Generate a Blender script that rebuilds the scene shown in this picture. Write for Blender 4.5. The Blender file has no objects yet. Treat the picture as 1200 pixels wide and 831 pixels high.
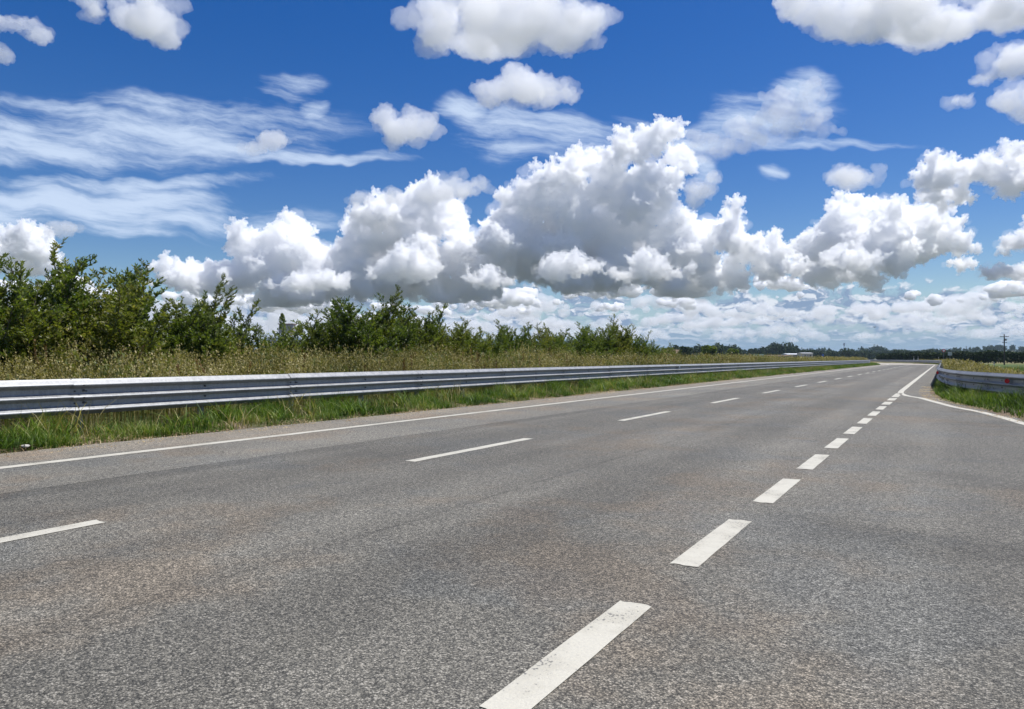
import bpy, bmesh, math, random
import numpy as np
from mathutils import Vector, Matrix, noise as mnoise

# ------------------------------------------------------------------ camera, sky, sun, exposure
scene = bpy.context.scene
COL = scene.collection
CAM_H = 1.2
cam_data = bpy.data.cameras.new('camera')
cam = bpy.data.objects.new('camera', cam_data)
COL.objects.link(cam)
cam_data.sensor_width = 36.0
cam_data.lens = 26.0
cam_data.clip_start = 0.05
cam_data.clip_end = 60000.0
cam.location = (0, 0, CAM_H)
cam.rotation_euler = (math.radians(90.3), 0, 0)
scene.camera = cam

SUN_AZ = 70.0          # degrees right of straight ahead (+Y)
SUN_EL = 64.0
sun_data = bpy.data.lights.new('sun', 'SUN')
sun_data.energy = 4.2
sun_data.angle = math.radians(0.53)
sun_data.color = (1.0, 0.975, 0.935)
sun = bpy.data.objects.new('sun', sun_data)
COL.objects.link(sun)
_sd = Vector((math.sin(math.radians(SUN_AZ)) * math.cos(math.radians(SUN_EL)),
              math.cos(math.radians(SUN_AZ)) * math.cos(math.radians(SUN_EL)),
              math.sin(math.radians(SUN_EL))))
sun.rotation_euler = _sd.to_track_quat('Z', 'Y').to_euler()
sun.location = _sd * 50

vs = scene.view_settings
vs.view_transform = 'Standard'
vs.look = 'None'
vs.gamma = 1.0
vs.use_curve_mapping = False
vs.exposure = 0.35
scene.cycles.use_denoising = True
scene.cycles.max_bounces = 64
scene.cycles.diffuse_bounces = 3
scene.cycles.glossy_bounces = 3
scene.cycles.transmission_bounces = 4
scene.cycles.volume_bounces = 62
scene.cycles.transparent_max_bounces = 6
scene.cycles.use_adaptive_sampling = True
scene.cycles.adaptive_threshold = 0.015

# ------------------------------------------------------------------ node expressions
class E:
    """A float socket of a node tree with arithmetic."""
    nt = None
    def __init__(self, v): self.v = v
    def _m(op, *a):
        n = E.nt.nodes.new('ShaderNodeMath'); n.operation = op
        for i, x in enumerate(a):
            x = x.v if isinstance(x, E) else x
            if isinstance(x, (int, float)): n.inputs[i].default_value = x
            else: E.nt.links.new(x, n.inputs[i])
        return E(n.outputs[0])
    def __add__(s, o): return E._m('ADD', s, o)
    __radd__ = __add__
    def __sub__(s, o): return E._m('SUBTRACT', s, o)
    def __rsub__(s, o): return E._m('SUBTRACT', o, s)
    def __mul__(s, o): return E._m('MULTIPLY', s, o)
    __rmul__ = __mul__
    def __truediv__(s, o): return E._m('DIVIDE', s, o)
    def max(s, o): return E._m('MAXIMUM', s, o)
    def min(s, o): return E._m('MINIMUM', s, o)
    def smax(s, o, k): return E._m('SMOOTH_MAX', s, o, k)
    def clamp(s): return s.max(0.0).min(1.0)
    def pow(s, p): return E._m('POWER', s, p)
    def abs(s): return E._m('ABSOLUTE', s)

def sstep(x, a, b, lo=0.0, hi=1.0):
    n = E.nt.nodes.new('ShaderNodeMapRange'); n.interpolation_type = 'SMOOTHSTEP'
    for i, v in enumerate((x, a, b, lo, hi)):
        v = v.v if isinstance(v, E) else v
        if isinstance(v, (int, float)): n.inputs[i].default_value = v
        else: E.nt.links.new(v, n.inputs[i])
    return E(n.outputs[0])
def vmath(op, a, b=None, c=None):
    n = E.nt.nodes.new('ShaderNodeVectorMath'); n.operation = op
    for i, x in enumerate((a, b, c)):
        if x is None: continue
        x = x.v if isinstance(x, E) else x
        if isinstance(x, tuple): n.inputs[i].default_value = x
        else: E.nt.links.new(x, n.inputs[i])
    return n.outputs['Value'] if op in ('DOT_PRODUCT', 'LENGTH', 'DISTANCE') else n.outputs['Vector']
def combine(x, y, z=0.0):
    n = E.nt.nodes.new('ShaderNodeCombineXYZ')
    for i, v in enumerate((x, y, z)):
        v = v.v if isinstance(v, E) else v
        if isinstance(v, (int, float)): n.inputs[i].default_value = v
        else: E.nt.links.new(v, n.inputs[i])
    return n.outputs[0]
def separate(v):
    n = E.nt.nodes.new('ShaderNodeSeparateXYZ'); E.nt.links.new(v, n.inputs[0])
    return [E(o) for o in n.outputs]
def fbm(v, scale, detail=4, rough=0.5, dim='2D', lac=2.0, color=False):
    n = E.nt.nodes.new('ShaderNodeTexNoise'); n.noise_dimensions = dim
    E.nt.links.new(v, n.inputs['Vector'])
    n.inputs['Scale'].default_value = scale; n.inputs['Detail'].default_value = detail
    n.inputs['Roughness'].default_value = rough; n.inputs['Lacunarity'].default_value = lac
    return n.outputs['Color'] if color else E(n.outputs['Fac'])
def voro(v, scale, detail=0, rough=0.5, lac=2.3, smooth=None, dim='2D', rnd=1.0, feature=None):
    n = E.nt.nodes.new('ShaderNodeTexVoronoi'); n.voronoi_dimensions = dim
    n.feature = feature or ('SMOOTH_F1' if smooth else 'F1')
    if n.feature in ('F1', 'SMOOTH_F1'): n.normalize = False
    E.nt.links.new(v, n.inputs['Vector'])
    n.inputs['Scale'].default_value = scale; n.inputs['Detail'].default_value = detail
    n.inputs['Roughness'].default_value = rough; n.inputs['Lacunarity'].default_value = lac
    n.inputs['Randomness'].default_value = rnd
    if smooth: n.inputs['Smoothness'].default_value = smooth
    return n
def mixc(f, a, b, mode='MIX'):
    n = E.nt.nodes.new('ShaderNodeMix'); n.data_type = 'RGBA'; n.blend_type = mode
    for i, x in ((0, f), (6, a), (7, b)):
        x = x.v if isinstance(x, E) else x
        if isinstance(x, tuple): n.inputs[i].default_value = (*x, 1.0) if len(x) == 3 else x
        elif isinstance(x, (int, float)): n.inputs[i].default_value = x
        else: E.nt.links.new(x, n.inputs[i])
    return n.outputs[2]

# ------------------------------------------------------------------ the sky: clear air, with thin high veils laid out by direction
# directions are (sideways, upward) tangents from due ahead, in units of 1/866
U = 1 / 866.0
# thin high streaks
VEILS = [(-470,262,300,44),(-560,266,180,44),(-330,240,150,16),(-540,176,260,34),(-400,156,200,24),(-480,206,200,10),(-250,316,40,22),(-225,292,22,20),(20,262,120,32),(-60,290,36,20),(130,262,70,24),(300,286,84,34),(310,262,70,20),(250,258,60,18),
 (250,262,110,22),(345,318,34,22),(350,252,130,8),(-240,228,110,9),(315,218,20,14),(225,214,22,30)]

world = bpy.data.worlds.new('World')
scene.world = world
world.use_nodes = True
nt = world.node_tree
nt.nodes.clear()
E.nt = nt
world.cycles.sampling_method = 'MANUAL'
world.cycles.sample_map_resolution = 256

def blobs(p, table, k, grow=1.0):
    acc = None
    for (e, u, rx, ry) in table:
        rx, ry = rx * U * grow, ry * U * grow
        v = vmath('MULTIPLY_ADD', p, (1 / rx, 1 / ry, 0.0), (-e * U / rx, -u * U / ry, 0.0))
        s = 1.0 - E(vmath('DOT_PRODUCT', v, v))
        acc = s if acc is None else acc.smax(s, k)
    return acc

def build_sky():
    tc = nt.nodes.new('ShaderNodeTexCoord')
    d = tc.outputs['Generated']
    x, y, z = separate(d)
    sky = nt.nodes.new('ShaderNodeTexSky')
    sky.sky_type = 'NISHITA'
    sky.sun_disc = False
    sky.sun_elevation = math.radians(SUN_EL)
    sky.sun_rotation = math.radians(SUN_AZ)
    sky.altitude = 0
    sky.air_density = 1.0
    sky.dust_density = 0.35
    sky.ozone_density = 3.0
    hs = nt.nodes.new('ShaderNodeHueSaturation')
    hs.inputs['Saturation'].default_value = 1.42
    hs.inputs['Value'].default_value = 0.77
    hs.inputs['Hue'].default_value = 0.515
    nt.links.new(sky.outputs[0], hs.inputs['Color'])
    clear = hs.outputs[0]
    S = 10.0                                          # cloud radiance against the sky texture's own units
    yy = y.max(0.08)
    a, b = x / yy, z / yy
    p = combine(a, b)
    # ---- irregular outlines
    w = vmath('SUBTRACT', fbm(p, 11, 5, 0.55, color=True), (0.5, 0.5, 0.5))
    pw = vmath('MULTIPLY_ADD', w, (0.055, 0.045, 0), p)
    # ---- veils
    rot = nt.nodes.new('ShaderNodeVectorRotate'); rot.rotation_type = 'Z_AXIS'
    rot.inputs['Angle'].default_value = math.radians(9)
    nt.links.new(p, rot.inputs['Vector'])
    w3 = vmath('SUBTRACT', fbm(rot.outputs[0], 5, 4, 0.55, color=True), (0.5, 0.5, 0.5))
    pv = vmath('MULTIPLY', vmath('MULTIPLY_ADD', w3, (0.07, 0.05, 0), rot.outputs[0]), (0.8, 4.6, 0))
    strk = fbm(pv, 5.5, 8, 0.62)
    vv = blobs(vmath('MULTIPLY_ADD', w3, (0.10, 0.07, 0), p), VEILS, 0.2)
    va = sstep(vv.max(-0.4) * 0.55 + (strk - 0.5) * 2.5 + 0.06, -0.12, 0.95) * sstep(vv, -0.50, 0.35) * 0.88
    veil_col = (0.52, 0.62, 0.78)
    # ---- the crowded cloud deck near the horizon: rows shrink with the angle above it
    bb = b.max(0.0) + 0.016
    lg = E._m('LOGARITHM', bb, 2.718)
    dk = combine(a * 15.0, lg * 2.6)
    wk = vmath('SUBTRACT', fbm(dk, 1.6, 5, 0.6, color=True), (0.5, 0.5, 0.5))
    dk = vmath('MULTIPLY_ADD', wk, (0.75, 0.5, 0), dk)
    f0 = E(voro(dk, 1.5, 2, 0.55, 2.4, smooth=0.5).outputs['Distance'])
    f1 = E(voro(vmath('ADD', dk, (0.06, 0.16, 0)), 1.5, 2, 0.55, 2.4, smooth=0.5).outputs['Distance'])
    cov = fbm(dk, 0.55, 4, 0.55); grain = fbm(dk, 5, 4, 0.6)
    body = (0.75 - f0) + (cov - 0.5) * 1.3 + (grain - 0.5) * 0.35
    fa = sstep(body + sstep(b, 0.12, 0.07) * 0.75 - 0.50, -0.10, 0.35) * sstep(b, 0.14, 0.10)
    fl = sstep((f1 - f0) * 2.2 + (cov - 0.52) * 1.1 + (grain - 0.5) * 0.6, -0.20, 0.75)
    field_col = mixc(fl, (0.20, 0.28, 0.42), (0.62, 0.66, 0.73))
    # ---- put together, farthest first
    def over(base, col, al):
        return mixc(al, base, col)
    def sc(c):
        return vmath('SCALE', c) if False else vmul(c, S)
    def vmul(c, k):
        if isinstance(c, tuple): return tuple(k * t for t in c)
        return vmath('MULTIPLY', c, (k, k, k))
    c = clear
    low = sstep(b, 0.10, 0.0)
    c = over(c, vmul((0.24, 0.36, 0.54), S), low * 0.80)
    c = over(c, vmul(veil_col, S), va)
    c = over(c, vmul(field_col, S), fa * sstep(b, 0.005, 0.05, 0.35, 0.95))
    lowest = sstep(b, 0.06, 0.0)
    c = over(c, vmul((0.20, 0.30, 0.42), S), lowest * 0.75)
    detailed = nt.nodes.new('ShaderNodeBackground')
    detailed.inputs['Strength'].default_value = 0.10
    nt.links.new(c, detailed.inputs['Color'])
    # ---- the rest of the dome: scattered clouds in perspective on their deck
    q = combine(x / (z.max(0.0) + 0.12), y / (z.max(0.0) + 0.12))
    m = fbm(q, 1.1, 5, 0.6)
    clear = mixc(sstep(z, 0.01, -0.02), clear, (2.0, 2.7, 3.4))
    rest_c = mixc(sstep(m, 0.50, 0.66) * 0.85 * sstep(z, 0.0, 0.03), clear, tuple(S * t for t in (0.62, 0.66, 0.72)))
    rest = nt.nodes.new('ShaderNodeBackground')
    rest.inputs['Strength'].default_value = 0.10
    nt.links.new(rest_c, rest.inputs['Color'])
    front = sstep(y, 0.30, 0.42) * sstep(z / yy, 0.85, 0.70) * sstep(z, -0.03, -0.01)
    mix = nt.nodes.new('ShaderNodeMixShader')
    nt.links.new(front.v, mix.inputs[0])
    nt.links.new(rest.outputs[0], mix.inputs[1])
    nt.links.new(detailed.outputs[0], mix.inputs[2])
    out = nt.nodes.new('ShaderNodeOutputWorld')
    nt.links.new(mix.outputs[0], out.inputs['Surface'])
build_sky()

# ------------------------------------------------------------------ tagging and materials
def tag(o, label=None, cat=None, group=None, kind=None):
    if label: o['label'] = label
    if cat: o['category'] = cat
    if group: o['group'] = group
    if kind: o['kind'] = kind
    return o
def new_mat(name):
    m = bpy.data.materials.new(name); m.use_nodes = True
    m.node_tree.nodes.clear(); E.nt = m.node_tree
    return m, m.node_tree
def link_in(sock, v):
    v = v.v if isinstance(v, E) else v
    if isinstance(v, (int, float)): sock.default_value = v
    elif isinstance(v, tuple): sock.default_value = (*v, 1.0) if len(v) == 3 and sock.type == 'RGBA' else v
    else: E.nt.links.new(v, sock)
def finish(t, color, rough=0.8, metal=0.0, bump=None, bump_d=0.01, bump_s=1.0, spec=0.5, coat=0.0):
    p = t.nodes.new('ShaderNodeBsdfPrincipled'); o = t.nodes.new('ShaderNodeOutputMaterial')
    link_in(p.inputs['Base Color'], color); link_in(p.inputs['Roughness'], rough); link_in(p.inputs['Metallic'], metal)
    p.inputs['Specular IOR Level'].default_value = spec
    if bump is not None:
        b = t.nodes.new('ShaderNodeBump'); b.inputs['Distance'].default_value = bump_d; b.inputs['Strength'].default_value = bump_s
        link_in(b.inputs['Height'], bump); t.links.new(b.outputs[0], p.inputs['Normal'])
    t.links.new(p.outputs[0], o.inputs['Surface'])
    return p
def objco():
    return E.nt.nodes.new('ShaderNodeTexCoord').outputs['Object']
def ramp(fac, stops, interp='LINEAR'):
    r = E.nt.nodes.new('ShaderNodeValToRGB'); link_in(r.inputs[0], fac)
    el = r.color_ramp.elements; r.color_ramp.interpolation = interp
    el[0].position, el[0].color = stops[0][0], (*stops[0][1], 1)
    el[1].position, el[1].color = stops[-1][0], (*stops[-1][1], 1)
    for p, c in stops[1:-1]:
        e = el.new(p); e.color = (*c, 1)
    return r.outputs[0]

def plain(name, col, rough=0.7, metal=0.0, var=0.15, scale=3.0):
    m, t = new_mat(name)
    n = fbm(objco(), scale, 5, 0.6, '3D')
    k = sstep(n, 0.3, 0.7)
    c = mixc(k, tuple(v * (1 - var) for v in col), tuple(min(1, v * (1 + var)) for v in col))
    finish(t, c, rough, metal, bump=n, bump_d=0.004, bump_s=0.3)
    return m

def mat_asphalt():
    m, t = new_mat('asphalt')
    oc = objco(); X, Y, Z = separate(oc)
    st = combine(X, Y * 0.16)
    macro = fbm(oc, 0.33, 4, 0.55); mid = fbm(oc, 1.9, 4, 0.6); streak = fbm(st, 1.2, 4, 0.6)
    fine = fbm(oc, 26, 3, 0.6)
    # stones and the gaps between them
    v1 = voro(oc, 112, rnd=1.0); v2 = voro(oc, 260, rnd=1.0)
    r1, g1, b1 = separate(v1.outputs['Color']); r2, g2, b2 = separate(v2.outputs['Color'])
    d1 = E(v1.outputs['Distance']); d2 = E(v2.outputs['Distance'])
    stone = r1 * 0.55 + r2 * 0.45
    gap = sstep(d1, 0.30, 0.75)
    tone = (stone - 0.5) * 1.12 + (fine - 0.5) * 0.55 - gap * 0.32 + 0.09
    base = ramp(tone + 0.5, [(0.0, (0.028, 0.028, 0.026)), (0.35, (0.086, 0.086, 0.079)), (0.62, (0.155, 0.152, 0.136)), (0.85, (0.27, 0.262, 0.230)), (1.0, (0.42, 0.41, 0.38))])
    # lanes: paving strips differ in tone, seams between them
    def near(c, w): return sstep((X - c).abs(), w, w * 0.4)
    wob = (fbm(oc, 0.5, 5, 0.6) - 0.5) * 0.22
    Xw = X + wob
    outer = sstep(Xw, -7.16, -7.24)
    shoulder = sstep(Xw, -8.85, -9.3)
    strip2 = sstep(Xw, -3.36, -3.44)
    k = 0.92 + outer * 0.20 + shoulder * 0.20 - strip2 * (1.0 - outer) * 0.02
    tracks = near(-2.6, 0.55) + near(-4.3, 0.5) * 0.6 + near(-6.2, 0.6) + near(-5.7, 0.3) * 0.4 + near(0.6, 0.7) * 0.8 + near(2.4, 0.7) * 0.6
    k = k - tracks * 0.20 * sstep(streak, 0.3, 0.6)
    k = k + near(-3.9, 0.5) * 0.10 + near(-1.9, 0.35) * 0.05 + near(-7.0, 0.25) * -0.12
    k = k + (macro - 0.5) * 0.55 + (mid - 0.5) * 0.30 + (streak - 0.5) * 0.5
    seam = near(-7.2, 0.022) * sstep(fine, 0.35, 0.5) + near(-3.4, 0.03) * sstep(mid, 0.40, 0.62) * 0.45
    k = k * (1.0 - seam * 0.6)
    # cross seams and patches in the slip lane
    patch = sstep(fbm(vmath('ADD', combine(X * 0.5, Y * 1.0), (7, 3, 0)), 0.55, 4, 0.62), 0.54, 0.66) * sstep(Xw, -1.4, -0.6)
    k = k * (1.0 - patch * 0.22)
    col = mixc(1.0, base, combine(k, k, k), 'MULTIPLY')
    # brownish earth trodden in, and a bluish cast where bitumen shows
    brown = sstep(fbm(vmath('ADD', oc, (3, 9, 0)), 0.45, 5, 0.62), 0.50, 0.68)
    col = mixc(brown * 0.7, col, mixc(1.0, col, (1.10, 0.96, 0.84), 'MULTIPLY'))
    blue = sstep(fbm(vmath('ADD', oc, (13, 2, 0)), 0.6, 4, 0.6), 0.52, 0.66)
    col = mixc(blue * 0.7, col, mixc(1.0, col, (0.90, 0.95, 1.02), 'MULTIPLY'))
    col = mixc(shoulder * 0.6, col, mixc(1.0, col, (1.10, 1.0, 0.90), 'MULTIPLY'))
    # the concrete deck of the bridge beyond the straight
    deck = sstep(Y, 157, 158) * 0.9
    col = mixc(deck, col, (0.36, 0.34, 0.30))
    col = mixc(1.0, col, (1.05, 1.0, 0.92), 'MULTIPLY')
    h = (0.8 - d1) * 0.7 + (0.8 - d2) * 0.3 + stone * 0.3
    rough = 0.78 + (mid - 0.5) * 0.2
    finish(t, col, rough, bump=h, bump_d=0.004, bump_s=0.8, spec=0.35)
    return m
def mat_paint():
    m, t = new_mat('road_paint')
    oc = objco(); X, Y, Z = separate(oc)
    n = fbm(oc, 60, 4, 0.65); big = fbm(oc, 3.0, 4, 0.6)
    v = voro(oc, 105)
    r, g, b = separate(v.outputs['Color'])
    dirt = sstep(big, 0.38, 0.64)
    c = mixc(dirt * 0.6, (0.55, 0.52, 0.43), (0.42, 0.39, 0.31))
    c = mixc(sstep(n, 0.35, 0.7) * 0.35, c, (0.42, 0.40, 0.35))
    worn = sstep(r * 0.45 + n * 0.75 + (big - 0.5) * 0.8, 0.84, 0.95)
    c = mixc(worn * 0.9, c, (0.14, 0.135, 0.125))
    finish(t, c, 0.6, bump=n + (0.8 - E(v.outputs['Distance'])) * 0.4, bump_d=0.003, bump_s=0.6, spec=0.4)
    return m
def mat_ground():
    m, t = new_mat('ground')
    oc = objco(); X, Y, Z = separate(oc)
    a = fbm(oc, 0.25, 5, 0.6); b = fbm(oc, 2.5, 5, 0.6); f = fbm(oc, 30, 4, 0.65)
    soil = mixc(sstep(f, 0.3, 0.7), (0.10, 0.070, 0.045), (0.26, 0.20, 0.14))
    soil = mixc(sstep(X, -10.9, -11.3), soil, (0.035, 0.030, 0.018))  # deep shade under and behind the left rail, put into the soil colour
    grass = mixc(sstep(b, 0.35, 0.65), (0.040, 0.062, 0.016), (0.090, 0.110, 0.030))
    straw = mixc(sstep(b, 0.35, 0.65), (0.20, 0.17, 0.075), (0.30, 0.25, 0.12))
    far = fbm(oc, 0.012, 3, 0.5)
    c = mixc(sstep(a, 0.42, 0.58), soil, grass)
    c = mixc(sstep(X, 5.0, 8.0) * 0.95, c, mixc(sstep(far, 0.40, 0.55), grass, (0.075, 0.13, 0.03)))
    c = mixc(sstep(X, -13.0, -15.0), c, mixc(sstep(a, .4, .6), grass, straw))
    c = mixc(sstep(X.abs(), 24, 45), c, mixc(sstep(far, 0.42, 0.56), (0.085, 0.105, 0.085), (0.12, 0.13, 0.112)))
    c = mixc(sstep(Y, 190, 300) * sstep(Y, 900, 500) * sstep(far, 0.36, 0.48), c, straw)
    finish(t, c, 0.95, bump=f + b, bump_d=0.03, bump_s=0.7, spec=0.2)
    return m
def mat_blade(name, stops, trans=0.35, rough=0.55):
    m, t = new_mat(name)
    g = t.nodes.new('ShaderNodeNewGeometry')
    rnd = E(g.outputs['Random Per Island'])
    clump = fbm(g.outputs['Position'], 0.9, 3, 0.55, '3D')
    patch = fbm(g.outputs['Position'], 0.22, 2, 0.5, '3D')
    f = (rnd * 0.75 + (clump - 0.5) * 1.2 + (patch - 0.5) * 1.0 + 0.14).clamp()
    c = ramp(f, stops)
    d = t.nodes.new('ShaderNodeBsdfPrincipled'); link_in(d.inputs['Base Color'], c)
    d.inputs['Roughness'].default_value = rough; d.inputs['Specular IOR Level'].default_value = 0.35
    tr = t.nodes.new('ShaderNodeBsdfTranslucent'); link_in(tr.inputs[0], mixc(1.0, c, (1.15, 1.2, 0.55), 'MULTIPLY'))
    mx = t.nodes.new('ShaderNodeMixShader'); mx.inputs[0].default_value = trans
    t.links.new(d.outputs[0], mx.inputs[1]); t.links.new(tr.outputs[0], mx.inputs[2])
    o = t.nodes.new('ShaderNodeOutputMaterial'); t.links.new(mx.outputs[0], o.inputs['Surface'])
    return m
def mat_galv():
    m, t = new_mat('galvanised_steel')
    oc = objco(); X, Y, Z = separate(oc)
    sp = voro(oc, 45, dim='3D'); r, g, b = separate(sp.outputs['Color'])
    n = fbm(oc, 5, 5, 0.6, '3D'); run = fbm(combine(X * 9.0, Y * 9.0, Z * 0.8), 2.0, 4, 0.6, '3D')
    k = 0.29 + (r - 0.5) * 0.06 + (n - 0.5) * 0.20 + (run - 0.5) * 0.16
    c = mixc(1.0, combine(k, k, k), (0.98, 1.0, 1.02), 'MULTIPLY')
    c = mixc(sstep(n, 0.56, 0.75) * 0.5, c, (0.30, 0.28, 0.25))
    rough = 0.52 + (n - 0.5) * 0.35 + (r - 0.5) * 0.08
    finish(t, c, rough, 0.45, bump=n, bump_d=0.004, bump_s=0.3)
    return m

ASPHALT, PAINT, GROUND, GALV = mat_asphalt(), mat_paint(), mat_ground(), mat_galv()
GREEN = mat_blade('green_grass', [(0.0, (0.030, 0.060, 0.008)), (0.35, (0.075, 0.145, 0.016)), (0.72, (0.16, 0.25, 0.032)), (1.0, (0.34, 0.32, 0.11))])
DRY = mat_blade('dry_grass', [(0.0, (0.075, 0.085, 0.022)), (0.35, (0.19, 0.17, 0.055)), (0.7, (0.34, 0.285, 0.11)), (1.0, (0.56, 0.48, 0.26))], 0.3, 0.7)
WEED = mat_blade('olive_weeds', [(0.0, (0.045, 0.070, 0.014)), (0.5, (0.125, 0.155, 0.034)), (1.0, (0.25, 0.24, 0.08))])
STRAW = mat_blade('straw', [(0.0, (0.20, 0.13, 0.07)), (0.5, (0.36, 0.27, 0.15)), (1.0, (0.55, 0.45, 0.28))], 0.2, 0.8)
LEAF = mat_blade('shrub_leaves', [(0.0, (0.040, 0.068, 0.013)), (0.4, (0.095, 0.140, 0.025)), (0.8, (0.19, 0.235, 0.045)), (1.0, (0.27, 0.29, 0.08))], 0.50, 0.42)
LEAF_Y = mat_blade('yellowish_shrub_leaves', [(0.0, (0.055, 0.075, 0.012)), (0.4, (0.115, 0.145, 0.025)), (0.8, (0.20, 0.22, 0.042)), (1.0, (0.31, 0.28, 0.09))], 0.50, 0.45)
BARK = plain('bark', (0.10, 0.085, 0.06), 0.9, var=0.3, scale=20)
WOODS = mat_blade('woodland_leaves', [(0.0, (0.012, 0.028, 0.010)), (0.5, (0.024, 0.050, 0.014)), (1.0, (0.045, 0.085, 0.022))], 0.12, 0.8)
HEDGE = mat_blade('hedge_leaves', [(0.0, (0.010, 0.022, 0.006)), (0.5, (0.020, 0.042, 0.010)), (1.0, (0.040, 0.075, 0.018))], 0.12, 0.8)

# ------------------------------------------------------------------ the road frame: s = metres right of the walker's line, t = metres along the road
TH = math.radians(30.25)
T0, RAD = 150.0, 200.0
def road_xy(s, t):
    if t <= T0: return s, t
    ph = (t - T0) / RAD
    return -RAD + (RAD + s) * math.cos(ph), T0 + (RAD + s) * math.sin(ph)
def to_world(X, Y, Z=0.0):
    return (X * math.cos(TH) + Y * math.sin(TH), -X * math.sin(TH) + Y * math.cos(TH), Z)
def road_frame(o):
    o.rotation_euler = (0, 0, -TH); return o
EDGE = [(-60, 40), (-20, 17.5), (-8, 11), (0, 7.5), (5, 5.2), (9, 3.8), (12, 2.8), (15, 1.98), (17.5, 1.35), (19.65, .93), (21.1, .66), (22.8, .24), (25.7, -.17), (29, -.39), (34, -.45), (60, -.45), (500, -.45)]
LINE = [(-60, 39), (-20, 16.8), (-8, 10.3), (0, 6.8), (6, 4.3), (9, 3.25), (12, 2.36), (16.4, 1.28), (17.9, 1.05), (19.6, .71), (21.2, .24), (22.3, .02), (25.5, -.58), (26.7, -.98), (27.8, -1.17), (28.6, -1.26), (29.6, -1.31), (31, -1.33), (500, -1.33)]
RRAIL = [(-14, 15.0), (-6, 11.6), (0, 9.2), (6, 7.0), (12, 4.75), (15, 3.7), (18, 2.75), (21.5, 1.72), (23.8, 1.12), (25.8, .64), (28, .32), (30.2, .12), (34, -.08), (39, -.2), (60, -.2), (400, -.2)]
def interp(tab, t):
    return float(np.interp(t, [p[0] for p in tab], [p[1] for p in tab]))
def lrail(t): return -11.45 - 0.7 * min(1, max(0, (t - 2) / 22))
def unroad(X, Y):
    """road-frame plane point -> (s, t)"""
    if Y <= T0 or X + RAD < 0: return X, Y
    r = math.hypot(X + RAD, Y - T0); ph = math.atan2(Y - T0, X + RAD)
    return (r - RAD, T0 + RAD * ph) if ph < 1.3 else (X, Y)
def ground_h(X, Y):
    s, t = unroad(X, Y)
    e = interp(EDGE, t)
    n = mnoise.noise(Vector((X * 0.25, Y * 0.25, 0))) * 0.10
    if s < -10.3:
        d = -10.3 - s
        h = -0.02 + min(1, d / 0.5) * 0.05 + max(0, min(1, (d - 1.9) / 2.0)) * 0.28
        return h + n * min(1, d / 1.5)
    if s > e + 0.1:
        d = s - e - 0.1
        h = -0.02 + min(1, d / 0.5) * 0.06 + max(0, min(1, (d - .8) / 1.0)) * 0.10 - max(0, min(1, (d - 2) / 5)) * 0.45
        return h + n * min(1, d / 1.5)
    return -0.05

def mesh_obj(name, verts, faces, mat, parent=None, smooth=False):
    me = bpy.data.meshes.new(name); me.from_pydata(verts, [], faces); me.update()
    if smooth: me.shade_smooth()
    o = bpy.data.objects.new(name, me); COL.objects.link(o)
    me.materials.append(mat)
    if parent: o.parent = parent
    return o
def np_mesh(name, co, quads=None, tris=None, mat=None, parent=None, smooth=False):
    """fast mesh from arrays"""
    me = bpy.data.meshes.new(name)
    nq = 0 if quads is None else len(quads); ntr = 0 if tris is None else len(tris)
    loops = []
    if nq: loops.append(np.asarray(quads, np.int32).ravel())
    if ntr: loops.append(np.asarray(tris, np.int32).ravel())
    loops = np.concatenate(loops)
    me.vertices.add(len(co)); me.vertices.foreach_set('co', np.asarray(co, np.float32).ravel())
    me.loops.add(len(loops)); me.loops.foreach_set('vertex_index', loops)
    me.polygons.add(nq + ntr)
    st = np.concatenate([np.arange(nq) * 4, nq * 4 + np.arange(ntr) * 3]).astype(np.int32)
    me.polygons.foreach_set('loop_start', st)
    me.polygons.foreach_set('loop_total', np.concatenate([np.full(nq, 4), np.full(ntr, 3)]).astype(np.int32))
    me.update(calc_edges=True); me.validate()
    if smooth: me.shade_smooth()
    o = bpy.data.objects.new(name, me); COL.objects.link(o)
    me.materials.append(mat)
    if parent: o.parent = parent
    return o

# ------------------------------------------------------------------ ground and road
def build_ground():
    xs = sorted(set([-60000, -20000, -8000, -4000, -2000, -1200, -800, -500, -350, -250, -180, -130, -100, -80, -60, -50, -40, -32, -26, -22, -19, -17, -15.5]
        + [round(-14.5 + 0.35 * i, 3) for i in range(14)] + [-9.4, -7, -4, -2] + [round(-1.2 + 0.35 * i, 3) for i in range(22)]
        + [7.2, 8.2, 9.4, 11, 13, 15, 18, 22, 28, 36, 50, 70, 100, 140, 200, 300, 450, 700, 1200, 2500, 5000, 12000, 60000]))
    ys = sorted(set([-60000, -9000, -2000, -500, -150, -60, -40, -30, -22] + [-16 + 1.0 * i for i in range(76)] + [62 + 2.5 * i for i in range(60)]
        + [215, 225, 240, 260, 290, 330, 400, 500, 700, 1000, 1500, 2500, 5000, 12000, 60000]))
    verts = [(x, y, ground_h(x, y) if max(abs(x), abs(y)) < 600 else 0.0) for y in ys for x in xs]
    n = len(xs)
    faces = [(j * n + i, j * n + i + 1, (j + 1) * n + i + 1, (j + 1) * n + i) for j in range(len(ys) - 1) for i in range(n - 1)]
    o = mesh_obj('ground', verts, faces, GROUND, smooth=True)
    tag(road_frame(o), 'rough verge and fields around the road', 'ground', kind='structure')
build_ground()

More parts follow.
